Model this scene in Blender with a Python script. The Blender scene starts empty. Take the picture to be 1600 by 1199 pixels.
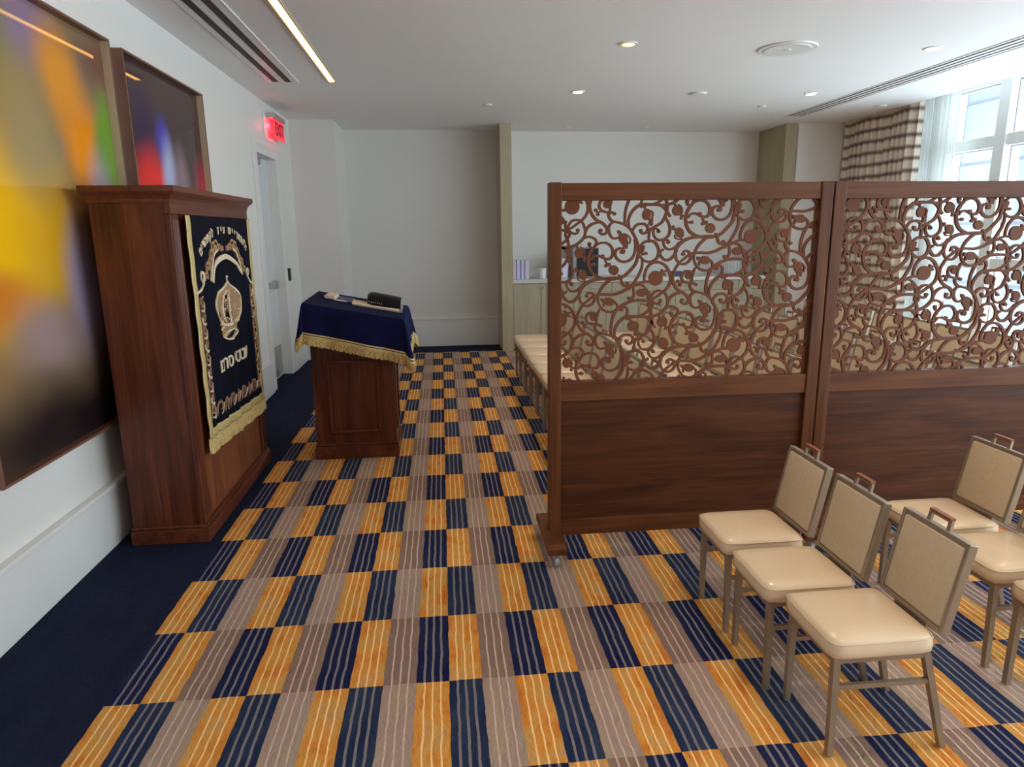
import bpy, bmesh, math, random
from mathutils import Vector, Matrix
random.seed(7)
C = bpy.context.scene.collection
sc = bpy.context.scene
# ---------------------------------------------------------------- camera
cd = bpy.data.cameras.new('camera'); cam = bpy.data.objects.new('camera', cd); C.objects.link(cam)
cd.sensor_width = 36.0; cd.lens = 1069.97 * 36.0 / 1600.0; cd.clip_start = 0.05; cd.clip_end = 200
RR = ((0.99479937, -0.1011884, -0.01162426), (0.03326181, 0.21487323, 0.97607538), (0.09626976, 0.97138582, -0.21712146))
M = Matrix(((RR[0][0], RR[1][0], -RR[2][0], 0.0), (RR[0][1], RR[1][1], -RR[2][1], 0.0),
            (RR[0][2], RR[1][2], -RR[2][2], 1.76), (0, 0, 0, 1)))
cam.matrix_world = M
sc.camera = cam
# ---------------------------------------------------------------- view, world, daylight
sc.view_settings.view_transform = 'Standard'; sc.view_settings.look = 'None'
sc.view_settings.gamma = 1.0; sc.view_settings.use_curve_mapping = False
sc.view_settings.exposure = 0.50
w = bpy.data.worlds.new('world'); sc.world = w; w.use_nodes = True
bg = w.node_tree.nodes['Background']
bg.inputs[0].default_value = (0.80, 0.93, 1.0, 1); bg.inputs[1].default_value = 6.6
sc.cycles.max_bounces = 10; sc.cycles.diffuse_bounces = 6; sc.cycles.sample_clamp_indirect = 6.0
def area(name, loc, rot, sx, sy, power, col, portal=False):
    l = bpy.data.lights.new(name, 'AREA'); l.shape = 'RECTANGLE'; l.size = sx; l.size_y = sy
    l.energy = power; l.color = col
    o = bpy.data.objects.new(name, l); C.objects.link(o); o.location = loc; o.rotation_euler = rot
    if portal: l.cycles.is_portal = True
    return o
area('window_portal', (6.45, 2.2, 1.75), (0, math.radians(90), 0), 3.4, 13.2, 1, (1, 1, 1), True)
WALLX = -1.97; CEIL = 3.24; Y0 = -4.2
# ---------------------------------------------------------------- node helpers
def newmat(name):
    m = bpy.data.materials.new(name); m.use_nodes = True
    nt = m.node_tree; b = nt.nodes['Principled BSDF']
    return m, nt, b
def lk(nt, a, b): nt.links.new(a, b)
def node(nt, t, **kw):
    n = nt.nodes.new(t)
    for k, v in kw.items(): setattr(n, k, v)
    return n
def math_(nt, op, a, b=None, c=None):
    n = node(nt, 'ShaderNodeMath', operation=op)
    for i, v in enumerate((a, b, c)):
        if v is None: continue
        if isinstance(v, (int, float)): n.inputs[i].default_value = v
        else: lk(nt, v, n.inputs[i])
    return n.outputs[0]
def mixc(nt, f, a, b):
    n = node(nt, 'ShaderNodeMix', data_type='RGBA')
    if isinstance(f, (int, float)): n.inputs[0].default_value = f
    else: lk(nt, f, n.inputs[0])
    for i, v in ((6, a), (7, b)):
        if isinstance(v, tuple): n.inputs[i].default_value = (*v, 1) if len(v) == 3 else v
        else: lk(nt, v, n.inputs[i])
    return n.outputs[2]
def coords(nt, scale=(1, 1, 1)):
    tc = node(nt, 'ShaderNodeTexCoord'); mp = node(nt, 'ShaderNodeMapping')
    mp.inputs['Scale'].default_value = scale; lk(nt, tc.outputs['Object'], mp.inputs['Vector'])
    return mp.outputs[0]
def noise(nt, vec, scale, detail=3.0, rough=0.5, dist=0.0):
    n = node(nt, 'ShaderNodeTexNoise'); n.inputs['Scale'].default_value = scale; n.inputs['Detail'].default_value = detail
    n.inputs['Roughness'].default_value = rough; n.inputs['Distortion'].default_value = dist
    lk(nt, vec, n.inputs['Vector']); return n.outputs[0]
def ramp(nt, f, stops):
    n = node(nt, 'ShaderNodeValToRGB'); cr = n.color_ramp
    while len(cr.elements) < len(stops): cr.elements.new(0.5)
    for e, (p, c) in zip(cr.elements, stops): e.position = p; e.color = (*c, 1)
    lk(nt, f, n.inputs[0]); return n.outputs[0]
def bump(nt, b, h, strength=0.2, dist=0.01):
    n = node(nt, 'ShaderNodeBump'); n.inputs['Strength'].default_value = strength; n.inputs['Distance'].default_value = dist
    lk(nt, h, n.inputs['Height']); lk(nt, n.outputs[0], b.inputs['Normal'])
def plain(name, col, rough=0.5, metal=0.0, var=0.04, vs=6.0, coat=0.0, spec=0.5, bmp=0.0, bs=300.0, sheen=0.0):
    m, nt, b = newmat(name)
    v = noise(nt, coords(nt), vs, 4)
    lo = tuple(max(0, c * (1 - var)) for c in col); hi = tuple(min(1, c * (1 + var)) for c in col)
    lk(nt, ramp(nt, v, [(0.3, lo), (0.7, hi)]), b.inputs['Base Color'])
    b.inputs['Roughness'].default_value = rough; b.inputs['Metallic'].default_value = metal
    b.inputs['Coat Weight'].default_value = coat; b.inputs['Specular IOR Level'].default_value = spec
    b.inputs['Sheen Weight'].default_value = sheen
    if bmp: bump(nt, b, noise(nt, coords(nt), bs, 2), bmp, 0.002)
    return m
def wood(name, axis, dark, mid, light, rough=0.35, coat=0.25, fig=1.0, grain=26.0):
    m, nt, b = newmat(name)
    s = [9.0, 9.0, 9.0]; s[axis] = 0.8
    v1 = noise(nt, coords(nt, tuple(s)), 1.0 * fig, 4, 0.55, 1.2)
    s2 = [grain * 3, grain * 3, grain * 3]; s2[axis] = 2.2
    v2 = noise(nt, coords(nt, tuple(s2)), 1.0, 5, 0.65, 0.4)
    f = math_(nt, 'ADD', math_(nt, 'MULTIPLY', v1, 0.62), math_(nt, 'MULTIPLY', v2, 0.38))
    lk(nt, ramp(nt, f, [(0.34, dark), (0.5, mid), (0.68, light)]), b.inputs['Base Color'])
    b.inputs['Roughness'].default_value = rough; b.inputs['Coat Weight'].default_value = coat
    b.inputs['Coat Roughness'].default_value = 0.22; b.inputs['Specular IOR Level'].default_value = 0.22
    bump(nt, b, v2, 0.06, 0.002)
    return m
def emit(name, col, strength):
    m, nt, b = newmat(name)
    b.inputs['Base Color'].default_value = (0.8, 0.8, 0.8, 1)
    b.inputs['Emission Color'].default_value = (*col, 1); b.inputs['Emission Strength'].default_value = strength
    return m
MT = {}
MT['wall'] = plain('wall_paint', (0.72, 0.70, 0.66), 0.55, var=0.012, vs=1.2, bmp=0.05, bs=120)
MT['wallback'] = plain('wall_fabric', (0.66, 0.64, 0.60), 0.8, var=0.012, vs=1.5)
MT['ceil'] = plain('ceiling_paint', (0.80, 0.80, 0.80), 0.7, var=0.01, vs=0.8)
MT['trim'] = plain('trim_paint', (0.72, 0.70, 0.67), 0.35, var=0.01)
MT['door'] = plain('door_paint', (0.62, 0.63, 0.62), 0.35, var=0.01)
MT['steel'] = plain('brushed_steel', (0.55, 0.54, 0.52), 0.32, metal=0.9, var=0.05, vs=40)
MT['black'] = plain('black_plastic', (0.012, 0.012, 0.014), 0.35, var=0.1)
MT['dark'] = plain('dark_slot', (0.006, 0.006, 0.006), 0.6, var=0.1)
MT['mahog'] = wood('mahogany_vertical', 2, (0.040, 0.009, 0.004), (0.095, 0.024, 0.011), (0.17, 0.050, 0.022), 0.33, 0.12)
MT['mahog_h'] = wood('mahogany_horizontal', 1, (0.050, 0.011, 0.005), (0.105, 0.027, 0.012), (0.17, 0.047, 0.022), 0.33, 0.15)
MT['mahog_l'] = wood('mahogany_light_panel', 2, (0.10, 0.026, 0.011), (0.19, 0.058, 0.023), (0.27, 0.095, 0.034), 0.33, 0.12)
MT['walnut_v'] = wood('walnut_vertical', 2, (0.064, 0.019, 0.006), (0.112, 0.036, 0.011), (0.170, 0.060, 0.020), 0.45, 0.0)
MT['walnut_h'] = wood('walnut_horizontal', 0, (0.068, 0.020, 0.0065), (0.118, 0.038, 0.012), (0.172, 0.061, 0.021), 0.45, 0.0)
MT['walnut_p'] = wood('walnut_panel', 0, (0.032, 0.010, 0.005), (0.074, 0.023, 0.0085), (0.118, 0.041, 0.015), 0.45, 0.0, fig=1.3)
MT['scroll'] = plain('cut_scroll_wood', (0.150, 0.050, 0.022), 0.55, var=0.12, vs=5, spec=0.2)
MT['tan'] = wood('pale_oak', 2, (0.36, 0.30, 0.19), (0.41, 0.345, 0.225), (0.46, 0.39, 0.26), 0.5, 0.05)
MT['cabinet'] = wood('pale_cabinet_oak', 2, (0.36, 0.32, 0.23), (0.41, 0.365, 0.265), (0.45, 0.40, 0.30), 0.5, 0.05)
MT['counter'] = plain('pale_stone_counter', (0.60, 0.59, 0.55), 0.25, var=0.05, vs=20)
MT['frame'] = plain('champagne_metal', (0.33, 0.265, 0.195), 0.42, metal=0.55, var=0.05, vs=15)
MT['vinyl'] = plain('cream_vinyl', (0.74, 0.585, 0.405), 0.24, var=0.02, vs=5, bmp=0.03, bs=400)
MT['pad'] = plain('sand_textured_vinyl', (0.56, 0.445, 0.30), 0.55, var=0.05, vs=60, bmp=0.15, bs=350)
MT['grip'] = plain('brown_wood_grip', (0.25, 0.085, 0.04), 0.4, var=0.1, vs=30)
MT['velvet'] = plain('midnight_velvet', (0.002, 0.0028, 0.010), 0.8, var=0.35, vs=4, spec=0.12)
MT['navycloth'] = plain('navy_velvet_cloth', (0.0045, 0.006, 0.042), 0.8, var=0.2, vs=5, spec=0.12)
MT['gold'] = plain('gold_braid', (0.62, 0.47, 0.20), 0.45, metal=0.25, var=0.22, vs=120, bmp=0.4, bs=260)
MT['goldf'] = plain('gold_fringe', (0.56, 0.41, 0.16), 0.5, metal=0.2, var=0.4, vs=90)
MT['cream'] = plain('cream_embroidery', (0.80, 0.66, 0.46), 0.5, metal=0.15, var=0.15, vs=90)
MT['rose'] = plain('bronze_embroidery', (0.46, 0.27, 0.14), 0.45, metal=0.3, var=0.5, vs=110)
MT['rosedark'] = plain('dark_bronze_embroidery', (0.13, 0.065, 0.055), 0.5, metal=0.3, var=0.8, vs=90)
MT['pframe'] = plain('bronze_brown_frame', (0.16, 0.075, 0.045), 0.35, var=0.1, vs=8)
MT['preveal'] = plain('champagne_frame_reveal', (0.55, 0.42, 0.28), 0.4, var=0.05)  # picture reveals: window light painted into the brown frame's colour; also strip-light frame
MT['winframe'] = plain('white_window_frame', (0.86, 0.90, 0.90), 0.4, var=0.01)
MT['white'] = plain('white_plastic', (0.75, 0.75, 0.73), 0.4, var=0.01)
MT['grey'] = plain('grey_metal', (0.30, 0.30, 0.31), 0.4, metal=0.3, var=0.05)
MT['pages'] = plain('cream_pages', (0.70, 0.55, 0.38), 0.7, var=0.12, vs=60)
MT['leather'] = plain('black_leather', (0.004, 0.003, 0.003), 0.38, var=0.4, vs=12, spec=0.22)
MT['silver'] = plain('silver_lettering', (0.5, 0.5, 0.52), 0.3, metal=0.6)
MT['bluecover'] = plain('navy_book_cover', (0.02, 0.03, 0.12), 0.4, var=0.2)
MT['caster'] = plain('grey_rubber_caster', (0.38, 0.38, 0.38), 0.4, metal=0.3, var=0.1)
MT['violet'] = plain('violet_book_cover', (0.26, 0.20, 0.48), 0.45, var=0.1)
MT['lilac'] = plain('pale_lilac_book_cover', (0.66, 0.62, 0.74), 0.45, var=0.06)
MT['warmlamp'] = emit('warm_lamp', (1.0, 0.62, 0.28), 9.0)
MT['yellowlamp'] = emit('yellow_lamp', (1.0, 0.62, 0.06), 1.6)
MT['strip'] = emit('strip_lamp', (1.0, 0.50, 0.13), 5.0)
MT['exit'] = emit('exit_red_acrylic', (1.0, 0.06, 0.10), 0.62)
MT['exittext'] = emit('exit_red_letters', (0.50, 0.0, 0.01), 0.25)
# glass
m, nt, b = newmat('clear_glass'); b.inputs['Transmission Weight'].default_value = 1; b.inputs['Roughness'].default_value = 0.0; b.inputs['IOR'].default_value = 1.1
b.inputs['Base Color'].default_value = (0.97, 0.99, 1, 1); MT['acrylic'] = m
m = bpy.data.materials.new('window_glass'); m.use_nodes = True; nt = m.node_tree; nt.nodes.remove(nt.nodes['Principled BSDF'])
t = node(nt, 'ShaderNodeBsdfTransparent'); t.inputs[0].default_value = (0.95, 0.98, 1, 1); g = node(nt, 'ShaderNodeBsdfGlossy'); g.inputs['Roughness'].default_value = 0.02
mx = node(nt, 'ShaderNodeMixShader'); mx.inputs[0].default_value = 0.05; lk(nt, t.outputs[0], mx.inputs[1]); lk(nt, g.outputs[0], mx.inputs[2])
lk(nt, mx.outputs[0], nt.nodes['Material Output'].inputs[0]); MT['glass'] = m
# sheer
m = bpy.data.materials.new('sheer_voile'); m.use_nodes = True; nt = m.node_tree; nt.nodes.remove(nt.nodes['Principled BSDF'])
t = node(nt, 'ShaderNodeBsdfTransparent'); d = node(nt, 'ShaderNodeBsdfTranslucent'); d.inputs[0].default_value = (0.60, 0.61, 0.60, 1)
d2 = node(nt, 'ShaderNodeBsdfDiffuse'); d2.inputs[0].default_value = (0.85, 0.85, 0.82, 1)
m1 = node(nt, 'ShaderNodeMixShader'); m1.inputs[0].default_value = 0.5; lk(nt, d.outputs[0], m1.inputs[1]); lk(nt, d2.outputs[0], m1.inputs[2])
mx = node(nt, 'ShaderNodeMixShader'); mx.inputs[0].default_value = 0.6; lk(nt, t.outputs[0], mx.inputs[1]); lk(nt, m1.outputs[0], mx.inputs[2])
lk(nt, mx.outputs[0], nt.nodes['Material Output'].inputs[0]); MT['sheer'] = m
# drape with brown bands
m, nt, b = newmat('banded_drape'); tc = node(nt, 'ShaderNodeTexCoord'); sp = node(nt, 'ShaderNodeSeparateXYZ'); lk(nt, tc.outputs['Object'], sp.inputs[0])
wv = noise(nt, coords(nt, (0, 1.6, 1.0)), 1.5, 2)
z = math_(nt, 'ADD', sp.outputs[2], math_(nt, 'MULTIPLY', wv, 0.10))
fr = math_(nt, 'FRACT', math_(nt, 'MULTIPLY', z, 1 / 0.150))
tri = math_(nt, 'ABSOLUTE', math_(nt, 'SUBTRACT', fr, 0.5))
mr = node(nt, 'ShaderNodeMapRange', interpolation_type='SMOOTHSTEP'); mr.inputs[1].default_value = 0.01; mr.inputs[2].default_value = 0.32; mr.inputs[3].default_value = 1; mr.inputs[4].default_value = 0
lk(nt, tri, mr.inputs[0])
lk(nt, mixc(nt, mr.outputs[0], (0.78, 0.69, 0.59), (0.20, 0.13, 0.10)), b.inputs['Base Color']); b.inputs['Roughness'].default_value = 0.8
MT['drape'] = m
# carpet
m, nt, b = newmat('patterned_carpet'); tc = node(nt, 'ShaderNodeTexCoord')
X0, CW, YL, CL = -1.344, 0.13192, 2.4404, 0.48108
dn = node(nt, 'ShaderNodeTexNoise'); dn.inputs['Scale'].default_value = 9.0; dn.inputs['Detail'].default_value = 2; lk(nt, tc.outputs['Object'], dn.inputs['Vector'])
ds = node(nt, 'ShaderNodeVectorMath', operation='SUBTRACT'); lk(nt, dn.outputs[1], ds.inputs[0]); ds.inputs[1].default_value = (0.5, 0.5, 0.5)
dm = node(nt, 'ShaderNodeVectorMath', operation='SCALE'); dm.inputs['Scale'].default_value = 0.012; lk(nt, ds.outputs[0], dm.inputs[0])
da = node(nt, 'ShaderNodeVectorMath', operation='ADD'); lk(nt, tc.outputs['Object'], da.inputs[0]); lk(nt, dm.outputs[0], da.inputs[1])
sp = node(nt, 'ShaderNodeSeparateXYZ'); lk(nt, da.outputs[0], sp.inputs[0])
kx = math_(nt, 'DIVIDE', math_(nt, 'SUBTRACT', sp.outputs[0], X0), CW); ky = math_(nt, 'DIVIDE', math_(nt, 'SUBTRACT', sp.outputs[1], YL), CL)
k = math_(nt, 'FLOOR', kx); r = math_(nt, 'FLOOR', ky); fx = math_(nt, 'FRACT', kx)
m3 = math_(nt, 'FLOORED_MODULO', k, 3.0); r2 = math_(nt, 'FLOORED_MODULO', r, 2.0)
isgrey = math_(nt, 'GREATER_THAN', m3, 1.5); is1 = math_(nt, 'COMPARE', m3, 1.0, 0.1)
navy = math_(nt, 'COMPARE', is1, r2, 0.1)
cell = node(nt, 'ShaderNodeTexWhiteNoise', noise_dimensions='2D'); cv = node(nt, 'ShaderNodeCombineXYZ'); lk(nt, k, cv.inputs[0]); lk(nt, r, cv.inputs[1]); lk(nt, cv.outputs[0], cell.inputs['Vector'])
mot = noise(nt, coords(nt, (1, 0.45, 1)), 14.0, 3, 0.6); mot2 = noise(nt, coords(nt, (1.6, 0.5, 1)), 7.0, 3, 0.5)
orange = ramp(nt, mot, [(0.30, (0.52, 0.15, 0.025)), (0.46, (0.64, 0.26, 0.045)), (0.60, (0.58, 0.31, 0.085)), (0.75, (0.52, 0.25, 0.13))])
nv1 = ramp(nt, mot2, [(0.35, (0.005, 0.008, 0.055)), (0.65, (0.012, 0.018, 0.060))])
nv2 = ramp(nt, mot2, [(0.35, (0.010, 0.018, 0.062)), (0.65, (0.025, 0.040, 0.082))])
nav = mixc(nt, r2, nv1, nv2)
g1 = ramp(nt, mot2, [(0.35, (0.235, 0.165, 0.110)), (0.52, (0.23, 0.145, 0.130)), (0.7, (0.26, 0.19, 0.115))])
g2 = ramp(nt, mot2, [(0.35, (0.37, 0.275, 0.19)), (0.52, (0.35, 0.245, 0.215)), (0.7, (0.37, 0.30, 0.20))])
gry = mixc(nt, r2, g1, g2)
base = mixc(nt, navy, orange, nav); base = mixc(nt, isgrey, base, gry)
# three fine lines in each cell
s4 = math_(nt, 'FRACT', math_(nt, 'ADD', math_(nt, 'MULTIPLY', fx, 4.0), 0.5)); sl = math_(nt, 'ABSOLUTE', math_(nt, 'SUBTRACT', s4, 0.5))
inner = math_(nt, 'LESS_THAN', math_(nt, 'ABSOLUTE', math_(nt, 'SUBTRACT', fx, 0.5)), 0.36)
wl = math_(nt, 'ADD', math_(nt, 'MULTIPLY', math_(nt, 'MULTIPLY', navy, math_(nt, 'SUBTRACT', 1.0, isgrey)), 0.05), 0.10)
line = math_(nt, 'MULTIPLY', math_(nt, 'LESS_THAN', sl, wl), inner)
lc = mixc(nt, navy, (0.95, 0.60, 0.26), (0.20, 0.18, 0.19)); lc = mixc(nt, isgrey, lc, (0.58, 0.42, 0.35))
pat = mixc(nt, line, base, lc)
inx = math_(nt, 'GREATER_THAN', sp.outputs[0], X0); iny = math_(nt, 'LESS_THAN', sp.outputs[1], 10.2)
inside = math_(nt, 'MULTIPLY', inx, iny)
border = ramp(nt, mot2, [(0.3, (0.006, 0.009, 0.030)), (0.7, (0.010, 0.014, 0.042))])
lk(nt, mixc(nt, inside, border, pat), b.inputs['Base Color'])
b.inputs['Roughness'].default_value = 0.92; b.inputs['Specular IOR Level'].default_value = 0.15
pile = noise(nt, coords(nt), 420.0, 2); wr = noise(nt, coords(nt, (1.5, 0.8, 1)), 16.0, 3, 0.6, 1.5)
hh = math_(nt, 'ADD', math_(nt, 'MULTIPLY', pile, 0.15), wr)
bump(nt, b, hh, 0.6, 0.02)
MT['carpet'] = m
def blobs(name, base, bl, warp=0.25):
    m, nt, b = newmat(name); tc = node(nt, 'ShaderNodeTexCoord')
    dn = node(nt, 'ShaderNodeTexNoise'); dn.inputs['Scale'].default_value = 1.3; dn.inputs['Detail'].default_value = 2; lk(nt, tc.outputs['Object'], dn.inputs['Vector'])
    ds = node(nt, 'ShaderNodeVectorMath', operation='SUBTRACT'); lk(nt, dn.outputs[1], ds.inputs[0]); ds.inputs[1].default_value = (0.5, 0.5, 0.5)
    dm = node(nt, 'ShaderNodeVectorMath', operation='SCALE'); dm.inputs['Scale'].default_value = warp; lk(nt, ds.outputs[0], dm.inputs[0])
    da = node(nt, 'ShaderNodeVectorMath', operation='ADD'); lk(nt, tc.outputs['Object'], da.inputs[0]); lk(nt, dm.outputs[0], da.inputs[1])
    col = base
    for (y, z, ry, rz, c, s) in bl:
        mp = node(nt, 'ShaderNodeMapping'); mp.inputs['Location'].default_value = (0, -y / ry, -z / rz); mp.inputs['Scale'].default_value = (0, 1 / ry, 1 / rz)
        lk(nt, da.outputs[0], mp.inputs[0])
        ln = node(nt, 'ShaderNodeVectorMath', operation='LENGTH'); lk(nt, mp.outputs[0], ln.inputs[0])
        mr = node(nt, 'ShaderNodeMapRange', interpolation_type='SMOOTHSTEP'); mr.inputs[1].default_value = 0.15; mr.inputs[2].default_value = 1.0
        mr.inputs[3].default_value = s; mr.inputs[4].default_value = 0; lk(nt, ln.outputs['Value'], mr.inputs[0])
        col = mixc(nt, mr.outputs[0], col, c)
    lk(nt, col, b.inputs['Base Color']); b.inputs['Roughness'].default_value = 0.6
    b.inputs['Coat Weight'].default_value = 1.0; b.inputs['Coat Roughness'].default_value = 0.02; b.inputs['Coat IOR'].default_value = 1.38; b.inputs['Specular IOR Level'].default_value = 0.1
    return m
# ---------------------------------------------------------------- mesh helpers
class MB:
    def __init__(s): s.bm = bmesh.new()
    def box(s, x0, x1, y0, y1, z0, z1, bev=0.0, seg=2):
        r = bmesh.ops.create_cube(s.bm, size=1.0)
        vs = r['verts']
        for v in vs: v.co = Vector((x0 + (v.co.x + .5) * (x1 - x0), y0 + (v.co.y + .5) * (y1 - y0), z0 + (v.co.z + .5) * (z1 - z0)))
        if bev:
            es = list({e for v in vs for e in v.link_edges})
            bmesh.ops.bevel(s.bm, geom=es, offset=bev, segments=seg, affect='EDGES', profile=0.5)
        return s
    def prism(s, pts, axis, a, b):
        # pts 2D polygon; axis = extrude axis (0,1,2); other two axes in cyclic order kept as given
        def P(p, t):
            if axis == 0: return Vector((t, p[0], p[1]))
            if axis == 1: return Vector((p[0], t, p[1]))
            return Vector((p[0], p[1], t))
        va = [s.bm.verts.new(P(p, a)) for p in pts]; vb = [s.bm.verts.new(P(p, b)) for p in pts]
        s.bm.faces.new(va); s.bm.faces.new(list(reversed(vb)))
        n = len(pts)
        for i in range(n): s.bm.faces.new((va[i], vb[i], vb[(i + 1) % n], va[(i + 1) % n]))
        return s
    def bar(s, p, q, w, h, w2=None, h2=None):
        p = Vector(p); q = Vector(q); d = (q - p).normalized()
        up = Vector((0, 0, 1)) if abs(d.z) < 0.7 else Vector((0, 1, 0))
        a = d.cross(up).normalized(); b_ = a.cross(d).normalized()
        w2 = w2 or w; h2 = h2 or h
        va = [s.bm.verts.new(p + a * (w / 2 * i) + b_ * (h / 2 * j)) for i, j in ((-1, -1), (1, -1), (1, 1), (-1, 1))]
        vb = [s.bm.verts.new(q + a * (w2 / 2 * i) + b_ * (h2 / 2 * j)) for i, j in ((-1, -1), (1, -1), (1, 1), (-1, 1))]
        s.bm.faces.new(va); s.bm.faces.new(list(reversed(vb)))
        for i in range(4): s.bm.faces.new((va[i], vb[i], vb[(i + 1) % 4], va[(i + 1) % 4]))
        return s
    def cyl(s, c, r, h, axis=2, n=24, r2=None):
        r2 = r if r2 is None else r2
        res = bmesh.ops.create_cone(s.bm, cap_ends=True, segments=n, radius1=r, radius2=r2, depth=h)
        rot = Matrix.Identity(3) if axis == 2 else (Matrix.Rotation(math.pi / 2, 3, 'Y') if axis == 0 else Matrix.Rotation(math.pi / 2, 3, 'X'))
        for v in res['verts']: v.co = rot @ v.co + Vector(c)
        return s
    def tube(s, pts, r, n=8):
        pts = [Vector(p) for p in pts]; rings = []
        for i, p in enumerate(pts):
            d = (pts[min(i + 1, len(pts) - 1)] - pts[max(i - 1, 0)]).normalized()
            up = Vector((0, 0, 1)) if abs(d.z) < 0.9 else Vector((1, 0, 0))
            a = d.cross(up).normalized(); b_ = a.cross(d)
            rings.append([s.bm.verts.new(p + (a * math.cos(t) + b_ * math.sin(t)) * r) for t in [2 * math.pi * k / n for k in range(n)]])
        for u, v in zip(rings, rings[1:]):
            for k in range(n): s.bm.faces.new((u[k], v[k], v[(k + 1) % n], u[(k + 1) % n]))
        s.bm.faces.new(rings[0]); s.bm.faces.new(list(reversed(rings[-1])))
        return s
    def grid(s, P, nu, nv, thick=0.0, closed=False):
        V = [[s.bm.verts.new(P(i / nu, j / nv)) for j in range(nv + 1)] for i in range(nu + (0 if closed else 1))]
        L = len(V)
        for i in range(nu):
            for j in range(nv): s.bm.faces.new((V[i][j], V[(i + 1) % L][j], V[(i + 1) % L][j + 1], V[i][j + 1]))
        return s
def obj(name, mb, mat, parent=None, loc=None, smooth=False, solid=0.0):
    """vertices are given in world space; the object's origin is put at loc (or at its parent's origin)."""
    bmesh.ops.recalc_face_normals(mb.bm, faces=mb.bm.faces)
    me = bpy.data.meshes.new(name)
    off = Vector(loc) if loc is not None else (Vector(parent['_o']) if parent is not None else Vector((0, 0, 0)))
    for v in mb.bm.verts: v.co -= off
    mb.bm.to_mesh(me); mb.bm.free()
    if smooth:
        for p in me.polygons: p.use_smooth = True
        if smooth != 'all': me.set_sharp_from_angle(angle=math.radians(40))
    me.materials.append(mat)
    o = bpy.data.objects.new(name, me); C.objects.link(o)
    if parent is not None:
        o.parent = parent
        if loc is not None: o.location = off - Vector(parent['_o'])
    else: o.location = off
    o['_o'] = tuple(off)
    if solid:
        md = o.modifiers.new('solid', 'SOLIDIFY'); md.thickness = solid; md.offset = 0
    return o
def tag(o, label, cat, group=None):
    o['label'] = label; o['category'] = cat
    if group: o['group'] = group
    return o
def thing(name, label, cat, loc, group=None):
    o = bpy.data.objects.new(name, None); C.objects.link(o); o.location = loc; o['_o'] = tuple(loc); o.empty_display_size = 0.1
    return tag(o, label, cat, group)
def struct(name, mb, mat, parent=None, smooth=False):
    o = obj(name, mb, mat, parent, smooth=smooth)
    if parent is None: o['kind'] = 'structure'
    return o
def sempty(name, loc):
    o = bpy.data.objects.new(name, None); C.objects.link(o); o.location = loc; o['_o'] = tuple(loc); o['kind'] = 'structure'; return o
def dup(root, loc, label, scale=None):
    r = root.copy(); C.objects.link(r); r.location = loc; r['label'] = label
    if scale: r.scale = scale
    for ch in list(root.children):
        c = ch.copy(); C.objects.link(c); c.parent = r
        for g in ch.children:
            d = g.copy(); C.objects.link(d); d.parent = c
    return r
def smooth_pts(p, n=5, closed=False):
    out = []
    P = [Vector(q) for q in p]
    for i in range(len(P) - 1):
        a = P[i - 1] if i > 0 else P[0] * 2 - P[1]; b_, c = P[i], P[i + 1]; d = P[i + 2] if i + 2 < len(P) else P[-1] * 2 - P[-2]
        for k in range(n):
            t = k / n
            out.append(0.5 * ((2 * b_) + (c - a) * t + (2 * a - 5 * b_ + 4 * c - d) * t * t + (3 * b_ - a - 3 * c + d) * t ** 3))
    out.append(P[-1]); return out
def ribbon(mb, pts, w, mapf, t0, t1, n=5, taper=True, sm=True):
    """flat ribbon of width w along 2D pts, extruded between depths t0 and t1; mapf(u, v, t) -> world"""
    p = smooth_pts([Vector((a, b_, 0)) for a, b_ in pts], n) if sm else [Vector((a, b_, 0)) for a, b_ in pts]
    N = len(p); rows = []
    for i, q in enumerate(p):
        d = (p[min(i + 1, N - 1)] - p[max(i - 1, 0)]); d = d.normalized() if d.length > 1e-9 else Vector((1, 0, 0))
        nn = Vector((-d.y, d.x, 0)); f = 1.0
        if taper:
            e = min(i, N - 1 - i) / max(1, N - 1); f = 0.82 + 0.28 * min(1, e * 2.6)
        hw = w * f / 2
        rows.append([mb.bm.verts.new(mapf(*(q + nn * sg * hw).xy, t)) for sg, t in ((1, t0), (-1, t0), (-1, t1), (1, t1))])
    for a, b_ in zip(rows, rows[1:]):
        for k in range(4): mb.bm.faces.new((a[k], b_[k], b_[(k + 1) % 4], a[(k + 1) % 4]))
    mb.bm.faces.new(rows[0]); mb.bm.faces.new(list(reversed(rows[-1])))
def blob(mb, cx, cy, rx, ry, rot, mapf, t0, t1, n=20):
    c, s_ = math.cos(math.radians(rot)), math.sin(math.radians(rot))
    P = [(cx + rx * math.cos(a) * c - ry * math.sin(a) * s_, cy + rx * math.cos(a) * s_ + ry * math.sin(a) * c) for a in [2 * math.pi * i / n for i in range(n)]]
    poly(mb, P, mapf, t0, t1)
def poly(mb, P, mapf, t0, t1):
    va = [mb.bm.verts.new(mapf(u, v, t0)) for u, v in P]; vb = [mb.bm.verts.new(mapf(u, v, t1)) for u, v in P]
    n = len(P); mb.bm.faces.new(va); mb.bm.faces.new(list(reversed(vb)))
    for i in range(n): mb.bm.faces.new((va[i], vb[i], vb[(i + 1) % n], va[(i + 1) % n]))
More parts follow.
